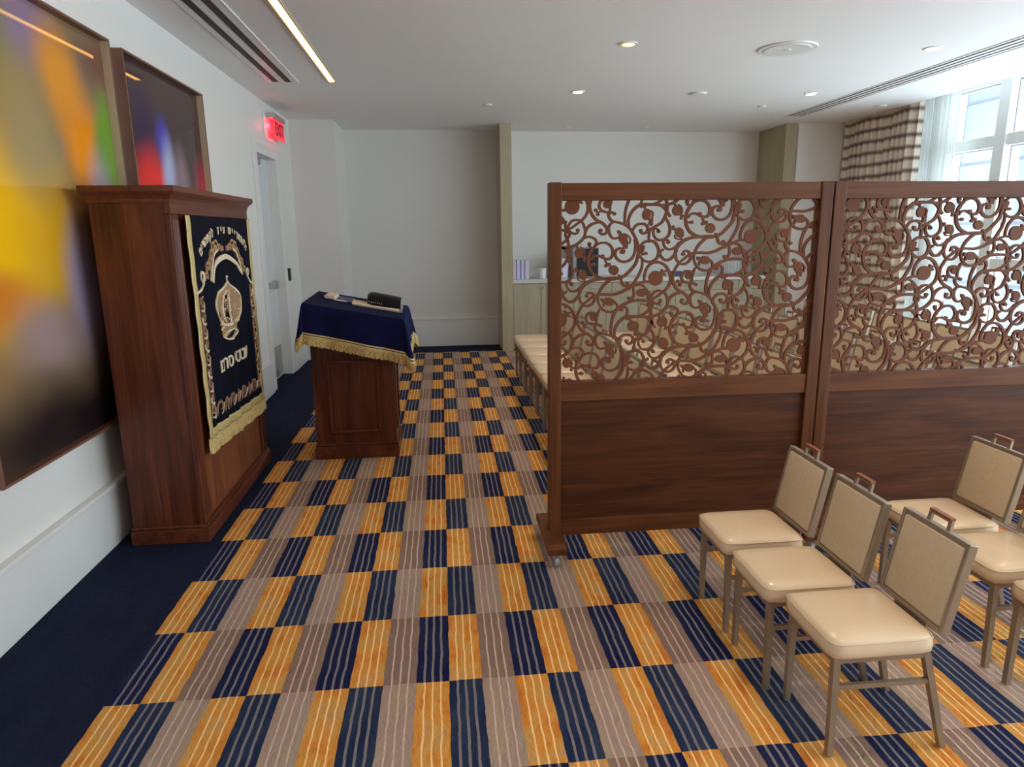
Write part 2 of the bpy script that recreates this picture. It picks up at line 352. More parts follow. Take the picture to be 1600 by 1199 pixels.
def text_mesh(mb, s, size, mapf, t0, t1, bold=0.0, center=True, cx=0, cy=0, rot=0.0, wscale=1.0):
    cu = bpy.data.curves.new('t', 'FONT'); cu.body = s; cu.size = size; cu.align_x = 'CENTER' if center else 'LEFT'; cu.align_y = 'CENTER'
    cu.extrude = abs(t1 - t0) / 2; cu.offset = bold; cu.resolution_u = 3
    o = bpy.data.objects.new('t', cu); C.objects.link(o); dg = bpy.context.evaluated_depsgraph_get(); dg.update()
    me = o.evaluated_get(dg).to_mesh(); n0 = len(mb.bm.verts)
    c, s_ = math.cos(rot), math.sin(rot); vs = []
    for v in me.vertices:
        x = v.co.x * wscale; y = v.co.y
        vs.append(mb.bm.verts.new(mapf(cx + x * c - y * s_, cy + x * s_ + y * c, (t0 + t1) / 2 + v.co.z)))
    for p in me.polygons:
        try: mb.bm.faces.new([vs[i] for i in p.vertices])
        except ValueError: pass
    bpy.data.objects.remove(o); bpy.data.curves.remove(cu)
for nm in ('exit', 'exittext'): MT[nm].node_tree.nodes['Principled BSDF'].inputs['Base Color'].default_value = (0.30, 0.0, 0.005, 1)
# ---------------------------------------------------------------- the room
struct('floor', MB().box(-2.3, 6.6, Y0 - .1, 11.2, -0.1, 0.0), MT['carpet'])
cl = MB(); cl.box(-2.3, 5.85, Y0 - .1, 11.2, CEIL, CEIL + .25); cl.box(5.85, 6.7, Y0 - .1, 11.2, CEIL + .2, CEIL + .35)
struct('ceiling', cl, MT['ceil'])
DY0, DY1, DZ = 7.97, 8.92, 2.66
wl_ = MB(); wl_.box(-2.3, WALLX, Y0, DY0, 0, CEIL); wl_.box(-2.3, WALLX, DY1, 11.2, 0, CEIL); wl_.box(-2.3, WALLX, DY0, DY1, DZ, CEIL)
struct('wall_left', wl_, MT['wall'])
struct('wall_rear', MB().box(-2.3, 6.6, Y0 - .1, Y0, 0, CEIL + .2), MT['wall'])
wb = MB(); wb.box(WALLX, -1.375, 9.88, 10.82, 0, CEIL); wb.box(-1.375, 1.04, 10.80, 11.2, 0, CEIL)
struct('wall_back', wb, MT['wallback'])
wb = MB(); wb.box(1.04, 5.22, 10.92, 11.2, 0, CEIL); wb.box(5.22, 6.6, 10.02, 11.2, 0, CEIL + .2)
struct('wall_alcove', wb, MT['wall'])
# pale oak upright fins on both sides of the alcove
struct('trim_1', MB().box(0.87, 1.035, 10.10, 10.80, 0, CEIL, .004), MT['tan'])
struct('trim_2', MB().box(5.04, 5.22, 10.05, 10.92, 0, CEIL, .004), MT['tan'])
# baseboards: tall painted board with a bead on top
def baseboard_y(name, x, y0, y1, h=.34, t=.035):
    b_ = MB(); b_.box(x, x + t, y0, y1, 0, h, .004); b_.box(x, x + t + .012, y0, y1, h - .005, h + .022, .005)
    struct(name, b_, MT['trim'])
baseboard_y('baseboard_left', WALLX, Y0, 7.84)
baseboard_y('baseboard_left_far', WALLX, 9.05, 9.88)
b_ = MB(); b_.box(WALLX + .035, -1.375, 9.845, 9.88, 0, .34, .004); b_.box(-1.375, -1.34, 9.845, 10.80, 0, .34, .004); b_.box(-1.34, .87, 10.765, 10.80, 0.0, .42, .004); b_.box(-1.34, .87, 10.755, 10.80, .415, .445, .004)
struct('baseboard_back', b_, MT['trim'])
# ceiling light strip, recessed look: slim metal frame round a lit diffuser
t = thing('ceiling_light_strip', 'long warm glowing linear light set into the ceiling, parallel to the left wall', 'ceiling light', (-1.025, 4.5, CEIL))
f = MB(); f.box(-1.068, -1.054, Y0 + .4, 7.47, CEIL - .012, CEIL, .002); f.box(-.996, -.982, Y0 + .4, 7.47, CEIL - .012, CEIL, .002); f.box(-1.054, -.996, 7.456, 7.47, CEIL - .012, CEIL, .002)
obj('frame', f, MT['preveal'], t)
obj('diffuser', MB().box(-1.054, -.996, Y0 + .4, 7.456, CEIL - .004, CEIL), MT['strip'], t)
# slot diffusers
def slot_vent(label, x0, x1, y1, slots):
    t = thing('ceiling_air_slot', label, 'air vent', ((x0 + x1) / 2, y1 - 1, CEIL))
    f = MB(); f.box(x0, x1, Y0 + .4, y1, CEIL - .006, CEIL, .001); f.box(x1 - .006, x1 + .003, Y0 + .4, y1, CEIL - .011, CEIL)
    obj('frame', f, MT['white'], t)
    for a, c in slots:
        q = MB(); q.box(a, c, Y0 + .6, y1 - .03, CEIL - .0085, CEIL - .001)
        sl = obj('slot', q, MT['dark'], t)
        obj('vane', MB().box((a + c) / 2 - .0015, (a + c) / 2 + .0015, Y0 + .6, y1 - .03, CEIL - .0105, CEIL - .0088), MT['black'], sl)
slot_vent('white double-slot linear air vent in the ceiling beside the left wall', -1.66, -1.357, 7.50, [(-1.605, -1.55), (-1.482, -1.425)])
slot_vent('long narrow air vent with dark slots in the ceiling near the windows', 4.68, 4.94, 9.40, [(4.71, 4.735), (4.79, 4.81), (4.865, 4.885)])
# downlights
dl = [(1.57, 5.91, 'yellow-lit round recessed downlight nearest the camera at the ceiling centre', 'yellowlamp'),
      (1.54, 7.87, 'warm recessed downlight left of the small round ceiling plate, middle row', 'warmlamp'),
      (4.22, 5.91, 'warm recessed downlight nearest the window-side ceiling slot', 'warmlamp'),
      (4.21, 7.87, 'warm recessed downlight right of the small round ceiling plate, middle row', 'warmlamp'),
      (1.88, 10.47, 'small dim downlight over the cabinet alcove, leftmost of three', 'white'),
      (3.06, 10.46, 'small dim downlight over the cabinet alcove, middle of three', 'white'),
      (4.22, 10.45, 'small dim downlight over the cabinet alcove, rightmost of three', 'white')]
for x, y, lab, mt in dl:
    t = thing('recessed_downlight', lab, 'ceiling light', (x, y, CEIL), 'recessed ceiling downlights')
    r_ = .075 if y < 10 else .055
    obj('trim_ring', MB().cyl((x, y, CEIL - .004), r_, .008, n=32), MT['white'], t, smooth=True)
    obj('lens', MB().cyl((x, y, CEIL - .0095), r_ * .68, .004, n=24), MT[mt], t)
    if mt == 'yellowlamp': obj('lens_core', MB().cyl((x, y, CEIL - .013), r_ * .36, .004, n=20), MT['warmlamp'], t)
for x, y in [(1.56, 3.9), (4.21, 3.9), (1.56, 1.9), (4.21, 1.9), (1.56, -.2), (4.21, -.2), (1.56, 5.91), (1.54, 7.87), (4.22, 5.91), (4.21, 7.87), (1.56, -2.3), (4.21, -2.3)]:  # beams lacking a fixture are added out of view to light the room
    l = bpy.data.lights.new('downlight_beam', 'SPOT'); l.energy = 48; l.color = (1, .80, .58); l.spot_size = math.radians(110); l.spot_blend = .9; l.shadow_soft_size = .06
    o = bpy.data.objects.new('downlight_beam', l); C.objects.link(o); o.location = (x, y, CEIL - .03)
# other ceiling discs
t = thing('ceiling_speaker', 'large round white speaker grille in the ceiling', 'speaker', (2.96, 5.98, CEIL))
obj('rim', MB().cyl((2.96, 5.98, CEIL - .005), .235, .010, n=48, r2=.24), MT['white'], t, smooth=True)
g = MB(); g.cyl((2.96, 5.98, CEIL - .012), .19, .006, n=48); g.cyl((2.96, 5.98, CEIL - .017), .03, .006, n=20)
obj('grille', g, MT['white'], t, smooth=True)
for x, y, r_, lab in [(2.915, 7.92, .10, 'small round white ceiling cover plate between two downlights'), (4.015, 8.68, .055, 'tiny round sprinkler cover left of the window-side ceiling slot'),
                      (.61, 8.67, .055, 'tiny round sprinkler cover, leftmost on the ceiling'), (5.53, 8.60, .08, 'small round ceiling cover near the curtain top')]:
    g = MB(); g.cyl((x, y, CEIL - .006), r_, .012, n=32, r2=r_ * .93); g.cyl((x, y, CEIL - .014), r_ * .8, .006, n=32)
    tag(obj('ceiling_cover_plate', g, MT['white'], None, (x, y, CEIL), smooth=True), lab, 'ceiling cover')
# door in the left wall
d = sempty('door_1', (WALLX, 8.45, 0))
f = MB(); f.box(-2.12, WALLX + .025, 7.85, DY0 + .03, 0, DZ + .09, .006); f.box(-2.12, WALLX + .025, DY1 - .03, 9.03, 0, DZ + .09, .006); f.box(-2.12, WALLX + .025, DY0 + .03, DY1 - .03, DZ - .03, DZ + .09, .006)
obj('frame', f, MT['trim'], d)
obj('door_leaf', MB().box(-2.115, -2.07, DY0 + .03, DY1 - .03, 0.005, DZ - .03, .003), MT['door'], d)
obj('kick_plate', MB().box(-2.07, -2.066, DY0 + .06, DY1 - .06, .03, .40, .001), MT['steel'], d)
g = MB(); g.box(-2.066, -2.03, DY0 + .10, DY1 - .12, 1.12, 1.19, .008); g.box(-2.066, -2.01, DY0 + .10, DY0 + .2, 1.105, 1.205, .008); g.box(-2.07, -2.01, DY1 - .22, DY1 - .12, 1.105, 1.205, .008)
obj('push_bar', g, MT['steel'], d)
g = MB(); g.box(-2.07, -2.01, DY0 + .10, DY0 + .42, DZ - .13, DZ - .07, .008); g.bar((-2.03, DY0 + .3, DZ - .055), (-1.98, DY0 + .62, DZ - .045), .02, .012)
obj('door_closer', g, MT['grey'], d)
g = MB(); g.box(-2.07, -2.062, DY0 + .06, DY0 + .2, DZ - .32, DZ - .18, .002)
obj('door_plate', g, MT['steel'], d)
# backing of the door opening
struct('wall_corridor', MB().box(-2.45, -2.3, 7.7, 9.2, 0, 3.0), MT['wall'])
# exit sign
t = thing('exit_sign', 'red-lit EXIT sign on the wall above the door', 'sign', (WALLX, 8.8, 2.98))
obj('mounting_plate', MB().box(WALLX, WALLX + .012, 8.48, 8.98, 2.82, 3.12, .002), MT['white'], t)
obj('housing', MB().box(WALLX + .012, WALLX + .115, 8.58, 9.14, 3.07, 3.125, .008), MT['steel'], t)
obj('panel', MB().box(WALLX + .085, WALLX + .097, 8.60, 9.12, 2.85, 3.07, .003), MT['exit'], t)
for ch, cy_ in zip('EXIT', (8.69, 8.815, 8.915, 9.02)):
    g = MB(); text_mesh(g, ch, .21, lambda u, v, w_: Vector((WALLX + .098 + w_, u, v)), 0, .005, .004, cx=cy_, cy=2.955, wscale=.98); obj('letter', g, MT['exittext'], t)
l = bpy.data.lights.new('exit_glow', 'POINT'); l.energy = 1.1; l.color = (1, .03, .05); l.shadow_soft_size = .03
o = bpy.data.objects.new('exit_glow', l); C.objects.link(o); o.location = (WALLX + .05, 8.72, 3.0)
# card reader
t = thing('card_reader', 'small dark card reader on the white wall right of the door', 'card reader', (WALLX, 9.17, 1.26))
obj('body', MB().box(WALLX, WALLX + .03, 9.13, 9.21, 1.17, 1.33, .008), MT['black'], t); obj('sensor_lens', MB().box(WALLX + .03, WALLX + .034, 9.15, 9.19, 1.28, 1.30, .001), MT['grey'], t)
# ---------------------------------------------------------------- windows along the right wall
wr = MB(); wr.box(6.3, 6.6, 8.72, 10.02, 0, CEIL + .2); wr.box(6.3, 6.6, Y0, -3.9, 0, CEIL + .2); wr.box(6.3, 6.6, -3.9, 8.72, 0, .06)
struct('wall_right', wr, MT['wall'])
edges = [8.72, 8.40] + [8.40 - .9 * i for i in range(1, 14)]
for i in range(0, 13):
    ya = edges[i + 1] if i + 1 < len(edges) else None
    yb = edges[i]
    wi = sempty('window_%d' % (i + 1), (6.3, (ya + yb) / 2, 0))
    f = MB()
    f.box(6.27, 6.47, ya - .08, ya + .08, .06, 3.44, .006)
    if i == 0: f.box(6.27, 6.47, yb - .03, yb, .06, 3.44, .006)
    y1 = yb - .08 if i else yb - .03
    for z0, z1 in ((.06, .16), (1.27, 1.39), (2.63, 2.76), (3.33, 3.44)): f.box(6.29, 6.45, ya + .08, y1, z0, z1, .005)
    obj('frame', f, MT['winframe'], wi)
    g = MB()
    for z0, z1 in ((.16, 1.27), (1.39, 2.63), (2.76, 3.33)):
        for a, c, e, h_ in ((ya + .08, ya + .092, z0, z1), (y1 - .012, y1, z0, z1), (ya + .092, y1 - .012, z0, z0 + .012), (ya + .092, y1 - .012, z1 - .012, z1)): g.box(6.36, 6.40, a, c, e, h_)
    obj('gasket', g, MT['grey'], wi)
    g = MB()
    for z0, z1 in ((.16, 1.27), (1.39, 2.63), (2.76, 3.33)): g.box(6.376, 6.382, ya + .085, y1 - .005, z0 + .005, z1 - .005)
    obj('pane', g, MT['glass'], wi)
# building seen beyond the glass
t = thing('exterior_building', 'pale office building with panel joints beyond the windows', 'building', (20, 32, -8))
obj('wall', MB().box(20, 26, 18, 60, -8, 9), plain('pale_cladding', (0.105, 0.11, 0.13), 0.7, var=0.15, vs=0.35), t)
g = MB()
for i in range(17): g.box(19.96, 20.0, 18.5 + i * 2.4, 18.55 + i * 2.4, -8, 9)
for i in range(7): g.box(19.96, 20.0, 18, 60, -7 + i * 2.2, -6.93 + i * 2.2)
obj('panel_joint', g, plain('joint_grey', (0.06, 0.06, 0.07), 0.7), t)
# curtains
def drape(name, label, x, y0, y1, z0, z1, mat, waves, amp, seed, cat='curtain', step=220):
    rnd = random.Random(seed); ph = [rnd.uniform(0, 6.28) for _ in range(5)]
    def P(u, v):
        y = y0 + (y1 - y0) * u; s_ = u * waves * 2 * math.pi
        a = amp * (1 + .3 * math.sin(u * 9 + ph[0])) * (.75 + .35 * v)
        return Vector((x + a * math.sin(s_ + .8 * math.sin(u * 13 + ph[1]) + .25 * math.sin(3 * v + ph[2])) + .3 * a * math.sin(2.3 * s_ + ph[3]), y + .25 * a * math.cos(s_), z1 + (z0 - z1) * v))
    o = obj(name, MB().grid(P, step, 26), mat, None, (x, (y0 + y1) / 2, z0), smooth='all', solid=.003)
    return tag(o, label, cat)
drape('curtain', 'cream curtain with wavy brown horizontal bands hanging beside the windows', 5.93, 8.40, 9.98, .02, 3.40, MT['drape'], 12, .055, 3)
drape('sheer_curtain', 'sheer white curtain gathered next to the banded curtain', 6.12, 7.98, 8.62, .02, 3.42, MT['sheer'], 12, .025, 5)
# ---------------------------------------------------------------- framed abstract pictures
def picture(label, y0, y1, z0, z1, art):
    t = thing('framed_picture', label, 'picture', (WALLX, (y0 + y1) / 2, z0), 'large framed abstract prints')
    x0, x1, th = WALLX + .005, WALLX + .075, .014
    f = MB()
    f.box(x0, x1, y0, y0 + th, z0, z1, .002); f.box(x0, x1, y1 - th, y1, z0, z1, .002); f.box(x0, x1, y0 + th, y1 - th, z0, z0 + th, .002); f.box(x0, x1, y0 + th, y1 - th, z1 - th, z1, .002)
    obj('frame', f, MT['pframe'], t)
    o = obj('reveal', MB().box(x0 + .02, x1 - .004, y1 - th - .004, y1 - th, z0 + th, z1 - th), MT['preveal'], t); o['label'] = 'champagne inner edge'  # far inner face of the brown frame painted pale, as lit by the window
    obj('print', MB().box(x0, x0 + .022, y0 + th, y1 - th - .004, z0 + th, z1 - th), art, t, loc=(0, 0, 0))
a1 = blobs('abstract_print_ochre', (0.20, 0.13, 0.07), [
    (3.4, 2.3, .8, 1.0, (0.30, 0.20, 0.07), 1), (3.0, 1.9, .9, 1.0, (0.50, 0.27, 0.01), .9), (3.30, 1.75, .75, .62, (0.85, 0.46, 0.0), 1), (3.80, 1.75, .5, .5, (0.70, 0.36, 0.01), .9),
    (3.25, 1.45, .45, .2, (0.60, 0.18, 0.02), .9), (3.8, 2.75, .35, .3, (0.25, 0.17, 0.30), .8), (3.3, 2.75, .45, .5, (0.08, 0.22, 0.03), .8), (4.05, 2.55, .30, .38, (0.70, 0.27, 0.01), 1),
    (4.22, 2.22, .33, .42, (0.85, 0.27, 0.0), 1), (3.7, 2.25, .35, .5, (0.32, 0.24, 0.10), .9), (4.45, 2.28, .2, .45, (0.14, 0.30, 0.02), 1), (4.62, 2.05, .16, .45, (0.16, 0.36, 0.03), 1),
    (4.35, 1.85, .22, .55, (0.36, 0.33, 0.42), 1), (4.0, 1.5, .28, .5, (0.36, 0.30, 0.45), 1), (4.45, 2.75, .3, .22, (0.16, 0.06, 0.04), .9), (4.35, 1.5, .22, .5, (0.02, 0.01, 0.03), .9),
    (3.6, 1.25, .5, .28, (0.32, 0.22, 0.22), .9), (3.7, .80, 1.7, .38, (0.014, 0.008, 0.010), 1), (4.4, 1.0, .5, .5, (0.010, 0.006, 0.010), 1)])
a2 = blobs('abstract_print_dark', (0.045, 0.02, 0.025), [
    (5.5, 2.75, 1.2, .3, (0.06, 0.035, 0.03), .9), (5.05, 2.45, .3, .4, (0.03, 0.008, 0.06), .9), (5.15, 2.08, .50, .34, (0.90, 0.01, 0.01), 1), (4.95, 2.0, .4, .25, (0.80, 0.02, 0.01), 1),
    (5.35, 2.40, .18, .24, (0.05, 0.04, 0.45), 1), (5.42, 2.18, .19, .36, (0.42, 0.45, 0.66), 1), (5.65, 2.15, .22, .35, (0.34, 0.22, 0.26), .7), (6.15, 2.1, .35, .35, (0.45, 0.01, 0.04), .9), (5.55, 1.7, .9, .5, (0.02, 0.01, 0.02), 1)], .15)
picture('huge abstract print in blurred yellow, orange and green, left edge of the view', 2.97, 4.57, .70, 2.885, a1)
picture('dark abstract print with red and blue glow, above and behind the wooden ark', 4.73, 6.19, .70, 2.88, a2)
# ---------------------------------------------------------------- the ark cabinet
AX0, AX1, AY0, AY1 = -1.83, -1.425, 3.90, 5.37
t = thing('wooden_ark', 'tall mahogany synagogue ark cabinet standing by the left wall', 'cabinet', (-1.63, 4.63, 0))
obj('body', MB().box(AX0, AX1 - .03, AY0, AY1, .02, 1.935, .004), MT['mahog'], t)
b_ = MB(); b_.box(AX0 - .012, AX1 + .02, AY0 - .018, AY1 + .018, 0, .085, .004); b_.box(AX0 - .006, AX1 + .012, AY0 - .010, AY1 + .010, .085, .105, .006)
obj('plinth', b_, MT['mahog_h'], t)
prof = [(0, 0), (.010, 0), (.012, .018), (.022, .034), (.040, .050), (.046, .056), (.046, .085), (0, .085)]
c_ = MB()
rings = []
for ox, oz in [(p_[0], p_[1]) for p_ in prof[1:-1]]:
    rings.append([c_.bm.verts.new(Vector(q)) for q in ((AX0 - ox * .5, AY0 - ox, 1.93 + oz), (AX1 + ox, AY0 - ox, 1.93 + oz), (AX1 + ox, AY1 + ox, 1.93 + oz), (AX0 - ox * .5, AY1 + ox, 1.93 + oz))])
for a, c in zip(rings, rings[1:]):
    for k in range(4): c_.bm.faces.new((a[k], a[(k + 1) % 4], c[(k + 1) % 4], c[k]))
c_.bm.faces.new(rings[0]); c_.bm.faces.new(rings[-1])
obj('cornice', c_, MT['mahog_h'], t)
obj('frieze', MB().box(AX1 - .03, AX1 + .008, AY0, AY1, 1.87, 1.935, .003), MT['mahog_h'], t)
for ya in (AY0, AY1 - .115):
    b_ = MB(); b_.box(AX1 - .03, AX1, ya, ya + .115, .10, 1.87, .003)
    for k in range(5): b_.cyl((AX1, ya + .022 + k * .018, 1.0), .0065, 1.68, n=8)
    obj('fluted_pilaster', b_, MT['mahog'], t)
obj('front_panel', MB().box(AX1 - .03, AX1 - .018, AY0 + .115, AY1 - .115, .10, 1.87), MT['mahog_l'], t)
# ark curtain
CX = AX1 + .012
YA, YB, ZT = 4.045, 5.335, 1.868
def zb(u): return .600 - .055 * u
def cwave(u, v): return .006 * math.sin(u * 31) * (.3 + .7 * v) + .004 * math.sin(u * 67 + 1) * v
def cmap(u, v):     # u 0..1 along y ; v 0 top .. 1 bottom
    z0 = zb(u); return Vector((CX + cwave(u, v) + .008, YA + (YB - YA) * u, ZT + (z0 - ZT) * v))
t = thing('ark_curtain', 'black velvet ark curtain with gold embroidered crown and Hebrew lettering', 'curtain', (CX, 4.69, .5))
obj('velvet_cloth', MB().grid(cmap, 120, 20), MT['velvet'], t, smooth='all', solid=.004)
def em(y, z, d):    # embroidery surface
    u = (y - YA) / (YB - YA); v = (ZT - z) / (ZT - zb(u)); return Vector((CX + cwave(u, v) + .010 + d, y, z))
for s_, ya, yb in ((0, YA, YA + .062), (1, YB - .055, YB)):
    g = MB()
    g.grid(lambda u, v: em(ya + (yb - ya) * u + .004 * math.sin(v * 40 + s_), ZT + (zb(s_) - ZT) * v, .004), 6, 60)
    obj('gold_border', g, MT['gold'], t, smooth='all', solid=.004)
def fringe_strip(mb, P, L, drop, step=.006, seed=1, head=.0):
    rnd = random.Random(seed); n = int(L / step); rows = []
    for i in range(n + 1):
        p, nrm = P(i / n); o_ = (.004 if i % 2 else -.003); dd = drop * rnd.uniform(.86, 1.05)
        dx = rnd.uniform(-.003, .003)
        rows.append([mb.bm.verts.new(p + nrm * .002), mb.bm.verts.new(p + nrm * (.003 + o_) + Vector((0, 0, -dd * .35))), mb.bm.verts.new(p + nrm * (.004 + o_) + Vector((0, dx, -dd * .72))), mb.bm.verts.new(p + nrm * (.004 + o_ * .5) + Vector((0, dx, -dd)))])
    for a, c in zip(rows, rows[1:]):
        for k in range(3): mb.bm.faces.new((a[k], c[k], c[k + 1], a[k + 1]))
g = MB(); g.grid(lambda u, v: cmap(u, 1.0) + Vector((.006, 0, .030 - .055 * v)), 60, 3)
obj('gold_band', g, MT['gold'], t, smooth='all', solid=.004)
g = MB(); fringe_strip(g, lambda u: (cmap(-.01 + 1.02 * u, 1.0) + Vector((.004, 0, -.02)), Vector((1, 0, 0))), 1.3, .098, .006, 3)
obj('gold_fringe', g, MT['goldf'], t, solid=.002)
# arch
g = MB()
ribbon(g, [(4.085, 1.432), (4.16, 1.445), (4.235, 1.475), (4.255, 1.53), (4.215, 1.545), (4.195, 1.515), (4.225, 1.49)], .016, em, .002, .008)
ribbon(g, [(5.295, 1.405), (5.22, 1.425), (5.16, 1.455), (5.135, 1.50), (5.17, 1.52), (5.195, 1.50), (5.175, 1.475)], .016, em, .002, .008)
ribbon(g, [(4.385, 1.475), (4.42, 1.54), (4.50, 1.59), (4.59, 1.615), (4.69, 1.622), (4.79, 1.605), (4.90, 1.567), (5.03, 1.50)], .030, em, .002, .010)
for a, c in ((4.355, 1), (5.045, -1)):
    ribbon(g, [(a, 1.485), (a + .02 * c, 1.53), (a + .06 * c, 1.59), (a + .12 * c, 1.64), (a + .19 * c, 1.668)], .014, em, .002, .009)
obj('arch_border', g, MT['cream'], t)
for s_ in (-1, 1):
    g = MB(); c0 = 4.69
    for k, (du, dz, r_) in enumerate([(.17, 1.685, .040), (.225, 1.668, .045), (.275, 1.63, .040), (.315, 1.59, .032), (.36, 1.565, .034), (.40, 1.515, .026), (.11, 1.675, .025), (.06, 1.668, .018)]):
        cx = c0 + s_ * du
        ribbon(g, [(cx + s_ * r_ * .9 * math.cos(a), dz + r_ * math.sin(a)) for a in [-.8 + .75 * i for i in range(7)]], .013, em, .001, .008, 4)
        blob(g, cx, dz, r_ * .38, r_ * .38, 0, em, .001, .007, 10)
    obj('arch_scrollwork', g, MT['rose'], t)
# crown
g = MB()
out = [(4.49, 1.205), (4.44, 1.25), (4.40, 1.30), (4.40, 1.345), (4.44, 1.385), (4.50, 1.40), (4.56, 1.425), (4.62, 1.45), (4.655, 1.462), (4.69, 1.45), (4.75, 1.425), (4.81, 1.40), (4.87, 1.37), (4.91, 1.32), (4.90, 1.27), (4.85, 1.22), (4.80, 1.17), (4.80, 1.12), (4.74, 1.10), (4.65, 1.092), (4.56, 1.10), (4.50, 1.12)]
poly(g, out, em, .001, .006)
obj('crown', g, MT['rose'], t)
rnd = random.Random(11)
for i in range(26):
    g = MB(); y_ = rnd.uniform(4.46, 4.86); z_ = rnd.uniform(1.19, 1.40); blob(g, y_, z_, rnd.uniform(.005, .010), rnd.uniform(.008, .014), rnd.uniform(-40, 40), em, .006, .0072, 8)
    obj('crown_pattern_hole', g, MT['rosedark'], t)
g = MB()
ribbon(g, [(4.49, 1.21), (4.41, 1.28), (4.395, 1.35), (4.47, 1.40), (4.58, 1.43), (4.655, 1.462)], .014, em, .004, .011)
ribbon(g, [(4.81, 1.18), (4.89, 1.25), (4.915, 1.33), (4.85, 1.39), (4.74, 1.43), (4.655, 1.462)], .014, em, .004, .011)
ribbon(g, [(4.57, 1.20), (4.53, 1.28), (4.55, 1.36), (4.62, 1.41)], .012, em, .004, .010); ribbon(g, [(4.75, 1.20), (4.78, 1.28), (4.76, 1.36), (4.69, 1.41)], .012, em, .004, .010)
ribbon(g, [(4.655, 1.20), (4.65, 1.29), (4.655, 1.38)], .022, em, .004, .011)
ribbon(g, [(4.49, 1.21), (4.57, 1.19), (4.65, 1.185), (4.73, 1.19), (4.81, 1.205)], .016, em, .004, .011)
ribbon(g, [(4.50, 1.12), (4.56, 1.142), (4.65, 1.15), (4.74, 1.142), (4.80, 1.12)], .010, em, .006, .012); ribbon(g, [(4.50, 1.12), (4.56, 1.10), (4.65, 1.09), (4.74, 1.10), (4.80, 1.12)], .012, em, .006, .012)
ribbon(g, [(4.655, 1.46), (4.655, 1.50)], .014, em, .003, .009, sm=False); ribbon(g, [(4.65, 1.498), (4.685, 1.492)], .012, em, .003, .009, sm=False)
rnd = random.Random(4)
for i in range(120):
    y_, z_ = rnd.uniform(4.45, 4.86), rnd.uniform(1.16, 1.41)
    blob(g, y_, z_, .006, .007, rnd.uniform(0, 90), em, .006, .009, 6)
obj('crown_gold_tracery', g, MT['cream'], t)
g = MB()
for y_, z_, a, c in ((4.60, 1.365, .022, .016), (4.705, 1.375, .024, .018), (4.59, 1.315, .024, .018), (4.72, 1.325, .026, .018), (4.47, 1.27, .022, .018), (4.60, 1.25, .02, .03), (4.71, 1.25, .02, .03), (4.82, 1.34, .014, .02), (4.84, 1.27, .016, .022), (4.65, 1.12, .11, .012)):
    g = MB(); blob(g, y_, z_, a, c, 10, em, .006, .0085, 14); obj('crown_opening', g, MT['velvet'], t)
# side bands and bottom band
g = MB(); g2 = MB(); g3s = []
for ya, sgn in ((4.165, 1), (5.215, -1)):
    g3 = MB(); g3s.append(g3)
    L_ = []
    for i in range(31):
        z_ = 1.40 - .72 * i / 30; L_.append((ya - .042 + .008 * math.sin(i * 1.1), z_))
    Rr = [(ya + .036 + .010 * math.sin(i * .9), 1.40 - .72 * i / 30) for i in range(31)]
    poly(g2, L_ + Rr[::-1], em, .0005, .003)
    for k in range(9):
        z_ = 1.37 - k * .08; s_ = 1 if k % 2 else -1
        ribbon(g, [(ya - s_ * .03, z_ + .035), (ya + s_ * .02, z_ + .03), (ya + s_ * .032, z_), (ya + s_ * .005, z_ - .02), (ya - s_ * .018, z_ - .002), (ya + s_ * .002, z_ + .012)], .010, em, .002, .008, 4)
        ribbon(g3, [(ya - s_ * .034, z_ + .0), (ya - s_ * .026, z_ - .03), (ya + s_ * .004, z_ - .047), (ya + s_ * .03, z_ - .04)], .010, em, .003, .009, 3)
for k in range(9):
    y_ = 4.17 + k * .13; z_ = .715 - .035 * (y_ - 4.1)
    poly(g2, [(y_ - .055, z_ - .045), (y_ - .06, z_ + .01), (y_ - .02, z_ + .05), (y_ + .03, z_ + .045), (y_ + .055, z_), (y_ + .045, z_ - .045)], em, .0005, .003)
    ribbon(g, [(y_ - .05, z_ - .03), (y_ - .03, z_ + .03), (y_ + .02, z_ + .035), (y_ + .035, z_), (y_, z_ - .01)], .008, em, .002, .007, 4)
    g3 = MB(); g3s.append(g3); ribbon(g3, [(y_ + .0, z_ - .04), (y_ + .04, z_ - .02), (y_ + .06, z_ + .02)], .006, em, .003, .008, 4)
obj('side_scroll_backing', g2, MT['rosedark'], t); obj('side_scroll_stitching', g, MT['rose'], t); [obj('border_highlight_stitching', g_, MT['cream'], t) for g_ in g3s]
# Hebrew lettering (visual order, left to right)
for i, ch in enumerate('םרסיטטש'):
    g = MB(); text_mesh(g, ch, .125, em, .002, .008, .0012, cx=4.41 + i * .088, cy=.952, wscale=1.15); obj('hebrew_letter', g, MT['cream'], t)
letters = 'םידהתקל זיע שיירתהולו'
n_ = len(letters)
for i, ch in enumerate(letters):
    if ch == ' ': continue
    a = math.radians(160 - 140 * i / (n_ - 1)); cx = 4.71 + .50 * math.cos(a); cz = 1.60 + .19 * math.sin(a)
    g = MB(); text_mesh(g, ch, .072, em, .002, .008, .0012, cx=cx, cy=cz, rot=math.atan2(.185 * math.cos(a), -.50 * math.sin(a)) + math.pi, wscale=.95)
    obj('hebrew_letter', g, MT['cream'], t)
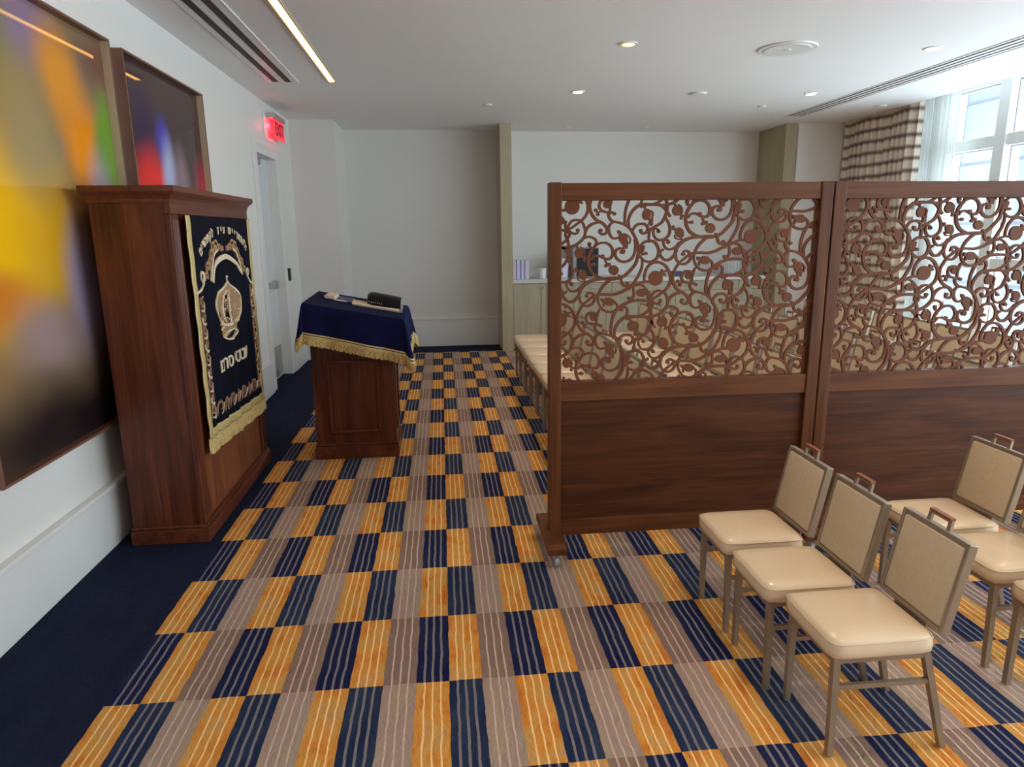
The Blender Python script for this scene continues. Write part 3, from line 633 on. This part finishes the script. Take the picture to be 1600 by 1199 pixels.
# ---------------------------------------------------------------- the reading desk
LX0, LX1, LY0, LY1 = -1.03, -.405, 5.335, 5.80
def top_z(x, y): return 1.255 - .19 * (x + 1.035) + .035 * (y - 5.2)
t = thing('lectern', 'mahogany panelled reading desk under a blue cloth', 'lectern', (-.72, 5.57, 0))
b_ = MB(); xs = (LX0, LX1)
vs = [b_.bm.verts.new(Vector((x, y, z))) for x, y, z in ((LX0, LY0, .1), (LX1, LY0, .1), (LX1, LY1, .1), (LX0, LY1, .1), (LX0, LY0, top_z(LX0, LY0) - .04), (LX1, LY0, top_z(LX1, LY0) - .04), (LX1, LY1, top_z(LX1, LY1) - .04), (LX0, LY1, top_z(LX0, LY1) - .04))]
for q in ((0, 1, 2, 3), (4, 5, 6, 7), (0, 1, 5, 4), (1, 2, 6, 5), (2, 3, 7, 6), (3, 0, 4, 7)): b_.bm.faces.new([vs[i] for i in q])
obj('body', b_, MT['mahog'], t)
b_ = MB(); b_.box(LX0 - .016, LX1 + .016, LY0 - .016, LY1 + .016, 0, .105, .004); b_.box(LX0 - .010, LX1 + .010, LY0 - .010, LY1 + .010, .105, .125, .006)
obj('plinth', b_, MT['mahog_h'], t)
def molding(mb, x0, x1, z0, z1, y, w=.020, d=.016):
    mb.box(x0, x1, y - d, y, z0, z0 + w, .005); mb.box(x0, x1, y - d, y, z1 - w, z1, .005); mb.box(x0, x0 + w, y - d, y, z0 + w, z1 - w, .005); mb.box(x1 - w, x1, y - d, y, z0 + w, z1 - w, .005)
b_ = MB(); molding(b_, -.915, -.52, .215, .80, LY0); obj('panel_moulding', b_, MT['mahog_h'], t)
b_ = MB(); b_.box(LX1, LX1 + .010, LY0 + .07, LY1 - .07, .215, .232, .004); b_.box(LX1, LX1 + .010, LY0 + .07, LY1 - .07, .76, .778, .004); b_.box(LX1, LX1 + .010, LY0 + .07, LY0 + .088, .232, .76, .004); b_.box(LX1, LX1 + .010, LY1 - .088, LY1 - .07, .232, .76, .004)
obj('side_moulding', b_, MT['mahog_h'], t)
b_ = MB(); q = []
for x, y in ((-1.03, 5.21), (-.31, 5.21), (-.31, 5.94), (-1.03, 5.94)): q.append((x, y))
va = [b_.bm.verts.new(Vector((x, y, top_z(x, y) - .035))) for x, y in q]; vb = [b_.bm.verts.new(Vector((x, y, top_z(x, y) - .008))) for x, y in q]
b_.bm.faces.new(va); b_.bm.faces.new(vb)
for i in range(4): b_.bm.faces.new((va[i], va[(i + 1) % 4], vb[(i + 1) % 4], vb[i]))
obj('desk_top', b_, MT['mahog_h'], t)
# cloth
t = thing('lectern_cloth', 'navy velvet cloth with gold fringe draped over the reading desk', 'cloth', (-.67, 5.57, 1.0))
X0_, X1_, Y0_, Y1_ = -1.04, -.30, 5.20, 5.95
per = []
def addseg(a, b_, n, nr):
    for i in range(n): per.append((Vector(a).lerp(Vector(b_), i / n), Vector(nr), 0.0))
def corner(c, a0, a1):
    for i in range(9):
        a = math.radians(a0 + (a1 - a0) * i / 9); per.append((Vector(c), Vector((math.cos(a), math.sin(a), 0)), math.sin(math.pi * i / 9)))
addseg((X0_, Y0_, 0), (X1_, Y0_, 0), 40, (0, -1, 0)); corner((X1_, Y0_, 0), -90, 0)
addseg((X1_, Y0_, 0), (X1_, Y1_, 0), 40, (1, 0, 0)); corner((X1_, Y1_, 0), 0, 90)
addseg((X1_, Y1_, 0), (X0_, Y1_, 0), 40, (0, 1, 0)); corner((X0_, Y1_, 0), 90, 180)
addseg((X0_, Y1_, 0), (X0_, Y0_, 0), 40, (-1, 0, 0)); corner((X0_, Y0_, 0), 180, 270)
NP = len(per)
def skirt(i, v):
    p, n_, c_ = per[i % NP]; s_ = i * 2 * math.pi / NP
    drop = .235 + .035 * (p.x - X0_) / (X1_ - X0_) + .055 * c_ - .03 * (p.y - Y0_)
    fl = (.020 + .055 * c_ + .010 * math.sin(s_ * 9 + 1) + .006 * math.sin(s_ * 17)) * (v ** 1.1)
    rr = .008 * math.sin(min(1, v * 6) * math.pi / 2)
    q = p + n_ * (fl + rr); return Vector((q.x, q.y, top_z(p.x, p.y) + .004 - drop * v))
g = MB(); NV = 14
V = [[g.bm.verts.new(skirt(i, j / NV)) for j in range(NV + 1)] for i in range(NP)]
for i in range(NP):
    for j in range(NV): g.bm.faces.new((V[i][j], V[(i + 1) % NP][j], V[(i + 1) % NP][j + 1], V[i][j + 1]))
g.bm.faces.new([V[i][0] for i in range(NP)])
bmesh.ops.remove_doubles(g.bm, verts=g.bm.verts, dist=.0004)
obj('cloth', g, MT['navycloth'], t, smooth=True)
g = MB()
Bd = [[g.bm.verts.new(skirt(i, v) + per[i][1] * .003) for v in (.90, .94, .965, 1.0)] for i in range(NP)]
for i in range(NP):
    for j in (0, 2): g.bm.faces.new((Bd[i][j], Bd[(i + 1) % NP][j], Bd[(i + 1) % NP][j + 1], Bd[i][j + 1]))
obj('braid', g, MT['gold'], t, solid=.003)
def fp(u):
    s_ = u * NP; i = int(s_) % NP; f_ = s_ - int(s_); a = skirt(i, 1.0); c = skirt(i + 1, 1.0); n_ = per[i][1].lerp(per[(i + 1) % NP][1], f_)
    return a.lerp(c, f_), n_
g = MB(); fringe_strip(g, fp, 3.4, .072, .0055, 9); obj('gold_fringe', g, MT['goldf'], t, solid=.002)
# books on the desk
def on_top(mb, shift=0.0):
    for v in mb.bm.verts: v.co.z += top_z(v.co.x, v.co.y) + .006
def book_open(name, label, cx, cy, parts):
    t = thing(name, label, 'book', (cx, cy, top_z(cx, cy) + .006)); return t
t = thing('black_prayer_book', 'thick glossy black leather book lying face down on cream pages', 'book', (-.44, 5.62, top_z(-.44, 5.62) + .006))
g = MB()
pr = [(-.105, 0), (-.125, .02), (-.13, .045), (-.12, .07), (-.098, .092), (-.065, .107), (-.02, .112), (.04, .108), (.08, .095), (.105, .065), (.11, .03), (.10, 0)]
secs = [(-.600, .62), (-.596, .80), (-.585, .92), (-.565, .99), (-.54, 1.0), (-.42, .97), (-.36, .95), (-.335, .93)]
rg = [[g.bm.verts.new(Vector((x, 5.62 + a * k_, c * k_))) for a, c in pr] for x, k_ in secs]
for u_, v_ in zip(rg, rg[1:]):
    for i in range(len(pr)): g.bm.faces.new((u_[i], u_[(i + 1) % len(pr)], v_[(i + 1) % len(pr)], v_[i]))
g.bm.faces.new(rg[0]); g.bm.faces.new(rg[-1]); on_top(g); obj('cover', g, MT['leather'], t, smooth=True)
g = MB(); g.prism([(5.485, 0), (5.48, .012), (5.50, .026), (5.60, .028), (5.60, 0)], 0, -.71, -.345); on_top(g); obj('pages', g, MT['pages'], t)
g = MB()
rnd = random.Random(2)
for i in range(7):
    x = -.58 + .016 * i
    g.box(x, x + .006, 5.4885, 5.492, .040 + rnd.uniform(-.003, .003), .050 + rnd.uniform(0, .004))
on_top(g); obj('silver_lettering', g, MT['silver'], t)
g = MB(); g.box(-.336, -.330, 5.51, 5.72, .005, .085, .002); g.box(-.34, -.325, 5.50, 5.515, 0, .05, .002); on_top(g); obj('clasp', g, MT['silver'], t)
t = thing('blue_prayer_book', 'open thin navy book with cream page edges, left of the black book', 'book', (-.78, 5.66, top_z(-.78, 5.66) + .006))
g = MB(); g.box(-.93, -.725, 5.56, 5.80, .0, .008, .002); on_top(g); obj('cover', g, MT['bluecover'], t)
g = MB(); g.prism([(-.93, .008), (-.94, .02), (-.92, .03), (-.86, .028), (-.85, .008)], 1, 5.575, 5.79); on_top(g); obj('pages', g, MT['pages'], t)
g = MB(); g.box(-.86, -.76, 5.553, 5.575, .004, .011); on_top(g); obj('bookmark', g, MT['white'], t)
# ---------------------------------------------------------------- chairs (facing -x)
def make_chair(label):
    t = thing('banquet_chair', label, 'chair', (0, 0, 0), 'cream banquet chairs in front of the screens')
    # seat cushion: rounded slab, slightly crowned
    g = MB()
    def seat(u, v):
        return None
    nx, ny = 14, 14
    x0, x1, y0, y1, zb_, zt = -.014, .352, -.168, .168, .374, .440
    def rsq(a, n):  # rounded-square param
        c, s_ = math.cos(a), math.sin(a); k = (abs(c) ** n + abs(s_) ** n) ** (-1 / n); return c * k, s_ * k
    cx, cy, hx, hy = (x0 + x1) / 2, 0, (x1 - x0) / 2, (y1 - y0) / 2
    prof = [(.0, zb_), (.93, zb_), (.985, zb_ + .008), (1.0, zb_ + .03), (.985, zt - .012), (.955, zt - .002), (.90, zt + .004), (.6, zt + .010), (.0, zt + .013)]
    N = 48; rings = []
    for s_, z_ in prof[1:-1]:
        rings.append([g.bm.verts.new(Vector((cx + hx * s_ * rsq(2 * math.pi * i / N, 12)[0], cy + hy * s_ * rsq(2 * math.pi * i / N, 14)[1], z_))) for i in range(N)])
    for a, c in zip(rings, rings[1:]):
        for i in range(N): g.bm.faces.new((a[i], a[(i + 1) % N], c[(i + 1) % N], c[i]))
    for rg, z_ in ((rings[0], zb_), (rings[-1], zt + .013)):
        vc = g.bm.verts.new(Vector((cx, cy, z_)))
        for i in range(N): g.bm.faces.new((rg[i], rg[(i + 1) % N], vc))
    seat_o = obj('seat', g, MT['vinyl'], t, smooth='all')
    g = MB()   # piping seam round the cushion
    g.tube([(cx + hx * .992 * rsq(2 * math.pi * i / 64, 12)[0], cy + hy * .992 * rsq(2 * math.pi * i / 64, 12)[1], zt - .008) for i in range(65)], .0022, 6)
    obj('piping', g, MT['vinyl'], seat_o, smooth='all')
    g = MB(); g.box(.005, .345, -.150, -.128, .352, .380, .003); g.box(.005, .345, .128, .150, .352, .380, .003); g.box(.005, .027, -.128, .128, .352, .380, .003); g.box(.323, .345, -.128, .128, .352, .380, .003)
    obj('seat_frame', g, MT['frame'], t)
    for s_ in (-1, 1):
        obj('leg', MB().bar((.018, s_ * .138, .366), (.022, s_ * .146, 0), .024, .026, .020, .022), MT['frame'], t)
        obj('leg', MB().bar((.335, s_ * .138, .366), (.430, s_ * .150, 0), .024, .026, .020, .022), MT['frame'], t)
        obj('stretcher', MB().bar((.02, s_ * .142, .262), (.362, s_ * .143, .262), .014, .018), MT['frame'], t)
    # back, tilted
    ang = math.atan2(.065, .335)
    def bk(u, v, w_):   # u across (y), v up the back, w toward the front (-x)
        return Vector((.376 + math.sin(ang) * v - math.cos(ang) * w_, u, .440 + math.cos(ang) * v + math.sin(ang) * w_))
    def bbox(mb, u0, u1, v0, v1, w0, w1, bev=.0):
        n0 = len(mb.bm.verts); mb.bm.verts.index_update(); before = set(mb.bm.verts)
        mb.box(u0, u1, v0, v1, w0, w1, bev)
        for v_ in mb.bm.verts:
            if v_ not in before: v_.co = bk(v_.co.x, v_.co.y, v_.co.z)
    g = MB(); H_ = .322; W_ = .163
    bbox(g, -W_, -W_ + .016, 0, H_, -.016, .016, .003); bbox(g, W_ - .016, W_, 0, H_, -.016, .016, .003)
    bbox(g, -W_ + .016, W_ - .016, 0, .016, -.016, .016, .003); bbox(g, -W_ + .016, W_ - .016, H_ - .016, H_, -.016, .016, .003)
    bo = obj('back_frame', g, MT['frame'], t)
    g = MB(); bbox(g, -W_ + .016, W_ - .016, .016, H_ - .016, -.013, .017, .010); obj('back_pad', g, MT['pad'], t, smooth='all')
    g = MB(); bbox(g, -.085, .085, -.075, .002, -.004, .006, .002); obj('back_bracket', g, MT['frame'], t)
    g = MB(); P = lambda u, v: bk(u, v, 0)
    for s_ in (-1, 1): g.bar(P(s_ * .048, H_ - .002), P(s_ * .046, H_ + .036), .010, .016)
    g.bar(P(-.050, H_ + .032), P(.050, H_ + .032), .010, .008)
    ho = obj('handle', g, MT['frame'], t)
    g = MB(); g.bar(P(-.051, H_ + .040), P(.051, H_ + .040), .018, .010); obj('grip', g, MT['grip'], ho)
    return t
front = [(1.235, 2.035, 'cream chair nearest the camera, front of the left column of chairs'),
         (1.185, 2.395, 'cream chair in the middle of the left column of three'),
         (1.185, 2.785, 'cream chair at the far end of the left column, against the left screen'),
         (2.13, 2.02, 'cream chair cut by the right edge, only its seat corner and a leg in view'),
         (2.13, 2.42, 'cream chair at the right edge, its seat behind the nearest chair back'),
         (2.13, 2.81, 'cream chair standing in front of the right screen')]
ch0 = None
for x, y, lab in front:
    if ch0 is None: ch0 = make_chair(lab); ch0.location = (x, y, 0); ch0['_o'] = (0, 0, 0)
    else: dup(ch0, (x, y, 0), lab)
colnm = ['aisle-side', 'second', 'third', 'window-side']
ordn = ['nearest the screens', 'second from the screens', 'third from the screens', 'fourth from the screens', 'fifth from the screens', 'fourth from the cabinets', 'third from the cabinets', 'second from the cabinets', 'nearest the cabinets']
for c_, x in enumerate((.86, 1.95, 3.02, 4.10)):
    for k in range(9):
        y = 4.30 + .475 * k
        lab = 'cream chair behind the screens, %s column, %s' % (colnm[c_], ordn[k])
        o = dup(ch0, (x, y, 0), lab, (1.16, 1.33, 1.16)); o['group'] = 'cream banquet chairs in rows behind the screens'
# ---------------------------------------------------------------- the two rolling screens
SCR = {"a":[0.508,0.2072],"b":[0.4461,-0.3664],"S":[[15.0,[[473,520],[445,518]]],[15.0,[[445,518],[443,537],[447,564],[457,590],[477,611],[504,619],[531,614],[556,598],[573,574],[585,548],[585,521],[577,495],[558,472],[531,452],[504,433],[482,422]]],[14.4,[[647,658],[650,670],[665,674],[681,665],[689,648],[685,628],[668,611],[645,606],[627,611]]],[15.7,[[627,613],[613,630],[607,653],[608,679],[622,702],[645,723],[675,737],[713,743],[757,749],[802,750]]],[15.0,[[937,840],[937,807],[927,774],[911,745],[898,722],[881,704],[854,687],[820,671],[779,662],[744,664],[707,663],[678,652],[651,632],[627,613]]],[15.0,[[707,663],[718,687],[734,710],[758,731],[785,747]]],[15.7,[[627,611],[614,593],[601,567],[595,541],[599,514],[613,487],[634,467],[659,455],[677,439],[687,420],[680,403],[662,398],[648,407],[646,418]]],[15.0,[[552,467],[566,442],[573,415],[570,390],[554,368],[530,349],[503,338],[472,333],[435,335],[395,336],[351,324]]],[15.0,[[574,410],[587,434],[611,451],[641,457]]],[16.4,[[566,380],[585,386],[605,384],[625,373],[632,356],[624,338],[604,313],[593,283],[592,252],[601,222],[620,196],[652,177],[694,169],[733,170],[764,176],[792,192],[819,219],[840,245],[849,272],[855,306],[850,340],[839,371],[824,399],[807,423],[784,442],[756,453],[725,460]]],[13.1,[[594,349],[598,336],[612,330]]],[14.4,[[604,303],[620,333],[644,351],[672,355],[696,348],[714,327],[719,300],[709,278],[692,272],[674,276],[656,285],[639,290],[618,287],[603,269]]],[11.8,[[602,245],[624,246]]],[9.8,[[678,274],[684,257],[696,243]]],[13.1,[[750,190],[766,174]]],[14.4,[[766,176],[767,157],[778,139],[796,133],[815,137]]],[7.9,[[790,146],[800,149],[808,140]]],[15.7,[[781,440],[778,470],[779,497],[783,524],[791,550],[801,573],[818,591],[845,609],[879,624],[910,629],[945,629],[978,625],[1000,609],[987,583],[960,560],[931,548]]],[16.4,[[802,429],[797,463],[807,496],[823,519],[847,538],[870,544],[913,544],[955,543],[984,526],[1018,482]]],[11.8,[[832,581],[838,592],[854,594],[864,582],[865,562],[854,542]]],[14.4,[[411,505],[438,496],[459,474],[470,451],[475,420],[471,397],[480,374],[489,340],[490,306],[480,273],[463,246],[436,230],[412,217],[401,197],[399,170],[403,146]]],[14.4,[[445,518],[428,514],[411,506],[384,497],[368,493],[365,476]]],[13.7,[[480,276],[498,248],[509,218],[506,187],[489,166],[465,158],[441,162],[425,181],[421,203]]],[9.8,[[450,202],[443,213],[429,217],[421,203]]],[14.4,[[821,395],[820,412],[828,430],[843,444],[864,448],[887,444],[900,427],[894,407],[875,399],[862,408],[862,416]]],[13.7,[[748,380],[723,376],[706,388],[696,412],[696,435],[707,452],[725,460]]],[14.4,[[690,502],[696,482],[710,465],[735,457]]],[11.1,[[699,499],[711,507],[723,500]]],[14.4,[[708,550],[699,562],[683,569],[666,569],[650,560],[643,540],[651,520],[671,510],[692,508],[702,515]]],[13.1,[[701,512],[700,539],[706,565],[717,588]]],[9.8,[[626,517],[638,508],[654,513]]],[9.8,[[637,497],[640,507]]],[13.7,[[708,661],[707,631],[717,605],[738,581],[766,572],[790,573],[809,588],[807,610],[792,628]]],[8.5,[[740,631],[728,628],[726,638]]],[8.5,[[737,621],[736,611],[738,599]]],[13.1,[[890,711],[895,688],[898,661],[889,641],[877,633],[871,642]]],[11.1,[[890,711],[905,720]]],[11.8,[[506,153],[498,157],[482,156],[477,144],[483,127],[497,113],[518,110],[542,121],[562,141],[593,161],[628,171],[663,174]]],[15.0,[[855,310],[865,337],[885,356],[913,362],[938,355],[957,329],[962,303],[955,276],[934,259],[906,255],[881,265],[861,286]]],[15.0,[[957,329],[966,300],[980,276],[998,263],[1023,266],[1043,284],[1055,304],[1061,335],[1069,352]]],[19.6,[[866,296],[874,316],[882,339]]],[11.1,[[870,291],[892,298]]],[9.8,[[972,303],[982,316]]],[11.8,[[528,224],[531,214],[543,210]]],[8.5,[[510,214],[531,213]]],[9.8,[[572,165],[580,152]]],[11.1,[[556,291],[571,280],[589,276]]],[9.8,[[568,280],[567,267]]],[9.8,[[530,340],[536,327]]],[13.1,[[482,422],[488,447],[504,466],[528,471],[552,465]]],[12.4,[[450,418],[482,422],[498,409],[519,402],[534,409],[535,421]]],[14.4,[[832,371],[837,341],[835,307],[824,280],[804,263],[776,257],[751,265],[733,286],[732,310],[746,323],[763,325],[777,315],[775,303],[764,303]]],[8.5,[[913,514],[924,501],[921,477],[925,460]]],[14.4,[[905,474],[917,454],[915,438]]],[11.1,[[877,542],[882,522]]],[8.5,[[960,685],[966,670],[975,656],[973,640]]],[9.8,[[961,670],[978,668]]],[7.2,[[548,337],[565,324],[571,304],[568,287]]],[7.2,[[535,183],[541,167],[558,160],[574,163]]],[7.9,[[798,389],[809,372],[805,348]]]],"B":[[504,536,38,39,0],[647,658,10,9,0],[653,418,10,9,0],[595,350,10,10,0],[624,246,9,9,0],[665,288,10,9,0],[799,147,8,7,0],[832,580,10,8,0],[449,202,10,9,0],[864,414,10,9,0],[723,499,9,9,0],[684,546,20,20,0],[626,518,9,9,0],[637,497,9,9,0],[765,625,29,22,-8],[728,638,7,7,0],[871,642,9,9,0],[503,146,10,9,0],[893,298,9,9,0],[983,315,7,7,0],[561,194,22,29,30],[527,225,7,7,0],[542,305,23,26,0],[568,267,7,8,0],[534,419,10,9,0],[766,307,11,10,0],[891,495,22,29,-10],[915,450,12,11,0],[940,669,28,21,0],[978,668,9,9,0],[960,683,7,6,0],[725,215,27,25,-35],[684,238,9,9,0],[701,246,9,8,0]],"G":[[[529,562],[532,584],[540,582],[542,575],[561,577],[566,570],[550,566],[560,555],[555,547],[541,554],[537,545]],[[738,415],[747,419],[761,410],[765,400],[778,403],[798,394],[793,376],[799,352],[795,323],[774,324],[771,341],[755,360],[744,380],[751,394],[742,402]],[[693,233],[680,264],[692,243],[710,251],[707,236]]]}
def scrollwork(ox, oz, W, H, yf):
    g = MB(); mp = lambda u, v, t_: Vector((ox + u, t_, oz + v))
    a, c = SCR['a'], SCR['b']; m_ = .012; ly = 0
    for i in range(-6, 8):
        for j in range(-6, 8):
            du, dv = a[0] * i + c[0] * j, a[1] * i + c[1] * j
            def inside(P, w_=0): return any(-m_ - w_ < p[0] + du < W + m_ + w_ and -m_ - w_ < p[1] + dv < H + m_ + w_ for p in P)
            for wd, P in SCR['S']:
                P = [(p[0] / 1000, p[1] / 1000) for p in P]
                if not inside(P, .02): continue
                ly = (ly + 1) % 23
                ribbon(g, [(p[0] + du, p[1] + dv) for p in P], wd / 1000 * .9, mp, yf + ly * .00012, yf + .014 + ly * .0001, 5)
            for x, z, rx, rz, rt in SCR['B']:
                P = [(x / 1000, z / 1000)]
                if not inside(P, .05): continue
                ly = (ly + 1) % 23
                blob(g, x / 1000 + du, z / 1000 + dv, rx / 1000, rz / 1000, rt, mp, yf + ly * .00012, yf + .014 + ly * .0001)
            for P in SCR['G']:
                P = [(p[0] / 1000, p[1] / 1000) for p in P]
                if not inside(P): continue
                ly = (ly + 1) % 23
                poly(g, [(p[0] + du, p[1] + dv) for p in P], mp, yf + ly * .00012, yf + .014 + ly * .0001)
    for co, no in (((ox - m_, 0, 0), (-1, 0, 0)), ((ox + W + m_, 0, 0), (1, 0, 0)), ((0, 0, oz - m_), (0, 0, -1)), ((0, 0, oz + H + m_), (0, 0, 1))):
        bmesh.ops.bisect_plane(g.bm, geom=g.bm.verts[:] + g.bm.edges[:] + g.bm.faces[:], plane_co=co, plane_no=no, clear_outer=True)
    return g
def screen(x0, x1, label, feet):
    yf, yb = 3.50, 3.555
    t = thing('room_divider', label, 'screen', ((x0 + x1) / 2, 3.53, 0), 'walnut rolling screens')
    zt, zo1, zo0, zm, zp, zr = 1.992, 1.907, .975, .870, .193, .100
    for a, c in ((x0, x0 + .064), (x1 - .064, x1)): obj('stile', MB().box(a, c, yf - .008, yb + .008, .12, zt + .003, .004), MT['walnut_v'], t)
    obj('top_rail', MB().box(x0 + .064, x1 - .064, yf, yb, zo1, zt, .003), MT['walnut_h'], t)
    obj('middle_rail', MB().box(x0 + .064, x1 - .064, yf, yb, zm, zo0, .003), MT['walnut_h'], t)
    obj('bottom_rail', MB().box(x0 + .064, x1 - .064, yf, yb, zr, zp, .003), MT['walnut_h'], t)
    obj('lower_panel', MB().box(x0 + .06, x1 - .06, yf + .018, yb - .018, zp - .01, zm + .01), MT['walnut_p'], t)
    W = x1 - x0 - .128
    o = obj('scrollwork_panel', scrollwork(x0 + .064, zo0, W, zo1 - zo0, yf + .020), MT['scroll'], t); o['label'] = 'cut-out scroll and pomegranate fretwork'
    for xa in feet:
        ft = MB(); ft.prism([(3.29, .085), (3.29, .118), (3.32, .135), (3.74, .135), (3.77, .118), (3.77, .085)], 0, xa, xa + .10)
        fo = obj('foot', ft, MT['walnut_v'], t)
        for y in (3.335, 3.72):
            g = MB(); g.box(xa + .025, xa + .075, y - .025, y + .025, .080, .0845, .001); g.cyl((xa + .05, y, .035), .033, .022, axis=0, n=24)
            g.box(xa + .034, xa + .038, y - .014, y + .014, .03, .081); g.box(xa + .062, xa + .066, y - .014, y + .014, .03, .081)
            obj('caster', g, MT['caster'], fo, smooth=True)
screen(.544, 2.035, 'walnut rolling screen with pomegranate fretwork, its left edge on the aisle', (.508, 1.934))
screen(2.043, 3.534, 'walnut rolling screen with pomegranate fretwork, reaching the right edge of the view', (2.044, 3.47))
# ---------------------------------------------------------------- cabinets in the alcove
cx0 = 1.045; NCAB = 8; cw = (5.035 - cx0) / NCAB
cabn = ['leftmost', 'second from left', 'third from left', 'fourth from left', 'fifth from left', 'third from right', 'second from right', 'rightmost']
for i in range(NCAB):
    a = cx0 + i * cw; c = a + cw
    t = thing('base_cabinet', 'pale oak base cabinet in the alcove, %s in the row' % cabn[i], 'cabinet', ((a + c) / 2, 10.5, 0), 'pale oak base cabinets in the alcove')
    b_ = MB(); b_.box(a, c, 10.22, 10.90, .09, 1.00); b_.box(a, c, 10.28, 10.90, 0, .09); obj('body', b_, MT['cabinet'], t)
    zt = .992
    if i != 0:
        dr = obj('drawer', MB().box(a + .003, c - .003, 10.20, 10.22, .855, zt, .002), MT['cabinet'], t)
        obj('handle', MB().box((a + c) / 2 - .06, (a + c) / 2 + .06, 10.175, 10.19, .915, .925, .002).box((a + c) / 2 - .055, (a + c) / 2 - .045, 10.18, 10.20, .915, .925).box((a + c) / 2 + .045, (a + c) / 2 + .055, 10.18, 10.20, .915, .925), MT['steel'], dr)
        zt = .848
    d_ = MB(); w_ = .075
    d_.box(a + .003, c - .003, 10.208, 10.22, .095, zt); d_.box(a + .003, a + w_, 10.20, 10.209, .095, zt, .001); d_.box(c - w_, c - .003, 10.20, 10.209, .095, zt, .001); d_.box(a + w_, c - w_, 10.20, 10.209, .095, .095 + w_, .001); d_.box(a + w_, c - w_, 10.20, 10.209, zt - w_, zt, .001)
    do = obj('door', d_, MT['cabinet'], t)
    obj('knob', MB().cyl((c - .04, 10.188, zt - .06), .012, .024, axis=1, n=16), MT['steel'], do, smooth=True)
tag(obj('countertop', MB().box(1.04, 5.04, 10.17, 10.915, 1.00, 1.055, .004), MT['counter'], None, (3, 10.5, 1.0)), 'long pale stone countertop over the alcove cabinets', 'countertop')
struct('trim_3', MB().box(1.04, 5.04, 10.895, 10.92, 1.055, 1.17, .003), MT['trim'])
# books in a row at the left end of the counter
bx = 1.06; ords = ['leftmost', 'second', 'third', 'fourth', 'fifth', 'sixth', 'seventh', 'rightmost']
for i, (w_, h_, mt) in enumerate([(.038, .285, 'lilac'), (.016, .265, 'violet'), (.042, .285, 'lilac'), (.020, .270, 'violet'), (.036, .280, 'lilac'), (.018, .270, 'violet'), (.030, .280, 'lilac'), (.024, .265, 'lilac')]):
    t = thing('prayer_book', '%s upright %s book on the counter, %s of the row by the oak fin' % ('slim' if w_ < .03 else 'thick', 'violet' if mt == 'violet' else 'pale lilac', ords[i]), 'book', (bx + w_ / 2, 10.4, 1.055), 'upright books on the counter')
    g = MB(); g.box(bx, bx + .003, 10.30, 10.48, 1.055, 1.055 + h_); g.box(bx + w_ - .003, bx + w_, 10.30, 10.48, 1.055, 1.055 + h_); g.box(bx + .003, bx + w_ - .003, 10.30, 10.304, 1.055, 1.055 + h_)
    obj('cover', g, MT[mt], t); obj('pages', MB().box(bx + .003, bx + w_ - .003, 10.304, 10.475, 1.06, 1.05 + h_), MT['white'], t)
    bx += w_ + .002
t = thing('paper_cup_stack', 'white cylinder standing on the counter right of the lilac books', 'cup', (1.52, 10.45, 1.055))
obj('cup', MB().cyl((1.52, 10.45, 1.125), .052, .14, n=32, r2=.060), MT['white'], t, smooth=True); obj('lid', MB().cyl((1.52, 10.45, 1.20), .062, .010, n=32), MT['white'], t, smooth=True)
t = thing('serving_tray', 'thin grey tray lying on the counter beside the white cylinder', 'tray', (1.36, 10.42, 1.055))
obj('plate', MB().box(1.285, 1.44, 10.34, 10.50, 1.055, 1.062, .002), MT['grey'], t); obj('rim', MB().box(1.285, 1.44, 10.34, 10.345, 1.062, 1.072).box(1.285, 1.44, 10.495, 10.50, 1.062, 1.072), MT['grey'], t)
t = thing('black_appliance', 'black-fronted grey box on the counter behind the left screen', 'appliance', (2.20, 10.6, 1.055))
obj('body', MB().box(1.99, 2.39, 10.45, 10.80, 1.055, 1.50, .008), MT['grey'], t); obj('front_panel', MB().box(2.05, 2.385, 10.44, 10.45, 1.07, 1.49, .003), MT['dark'], t)
t = thing('pale_storage_bin', 'pale rounded bin on the counter left of the black appliance', 'bin', (1.85, 10.55, 1.055))
obj('body', MB().cyl((1.83, 10.55, 1.19), .10, .27, n=32, r2=.12), MT['lilac'], t, smooth=True); obj('lid', MB().cyl((1.83, 10.55, 1.335), .122, .018, n=32), MT['lilac'], t, smooth=True)
t = thing('clear_cup_rack', 'clear plastic tub of white cups at the right end of the counter', 'container', (4.52, 10.5, 1.055))
obj('tub', MB().box(4.38, 4.66, 10.38, 10.62, 1.055, 1.075, .004).box(4.38, 4.384, 10.38, 10.62, 1.075, 1.28).box(4.656, 4.66, 10.38, 10.62, 1.075, 1.28).box(4.384, 4.656, 10.38, 10.384, 1.075, 1.28), MT['acrylic'], t)
for i in range(5): obj('cup', MB().cyl((4.415 + i * .052, 10.48, 1.165), .022, .17, n=16, r2=.026), MT['white'], t, smooth=True)
t = thing('blue_tissue_box', 'small blue box on the counter between the appliance and the clear tub', 'box', (3.63, 10.5, 1.055))
obj('box', MB().box(3.56, 3.70, 10.42, 10.56, 1.055, 1.125, .003), MT['bluecover'], t); obj('tissue', MB().cyl((3.63, 10.49, 1.14), .03, .03, n=10, r2=.006), MT['white'], t)
for o in list(bpy.data.objects):
    if '_o' in o: del o['_o']
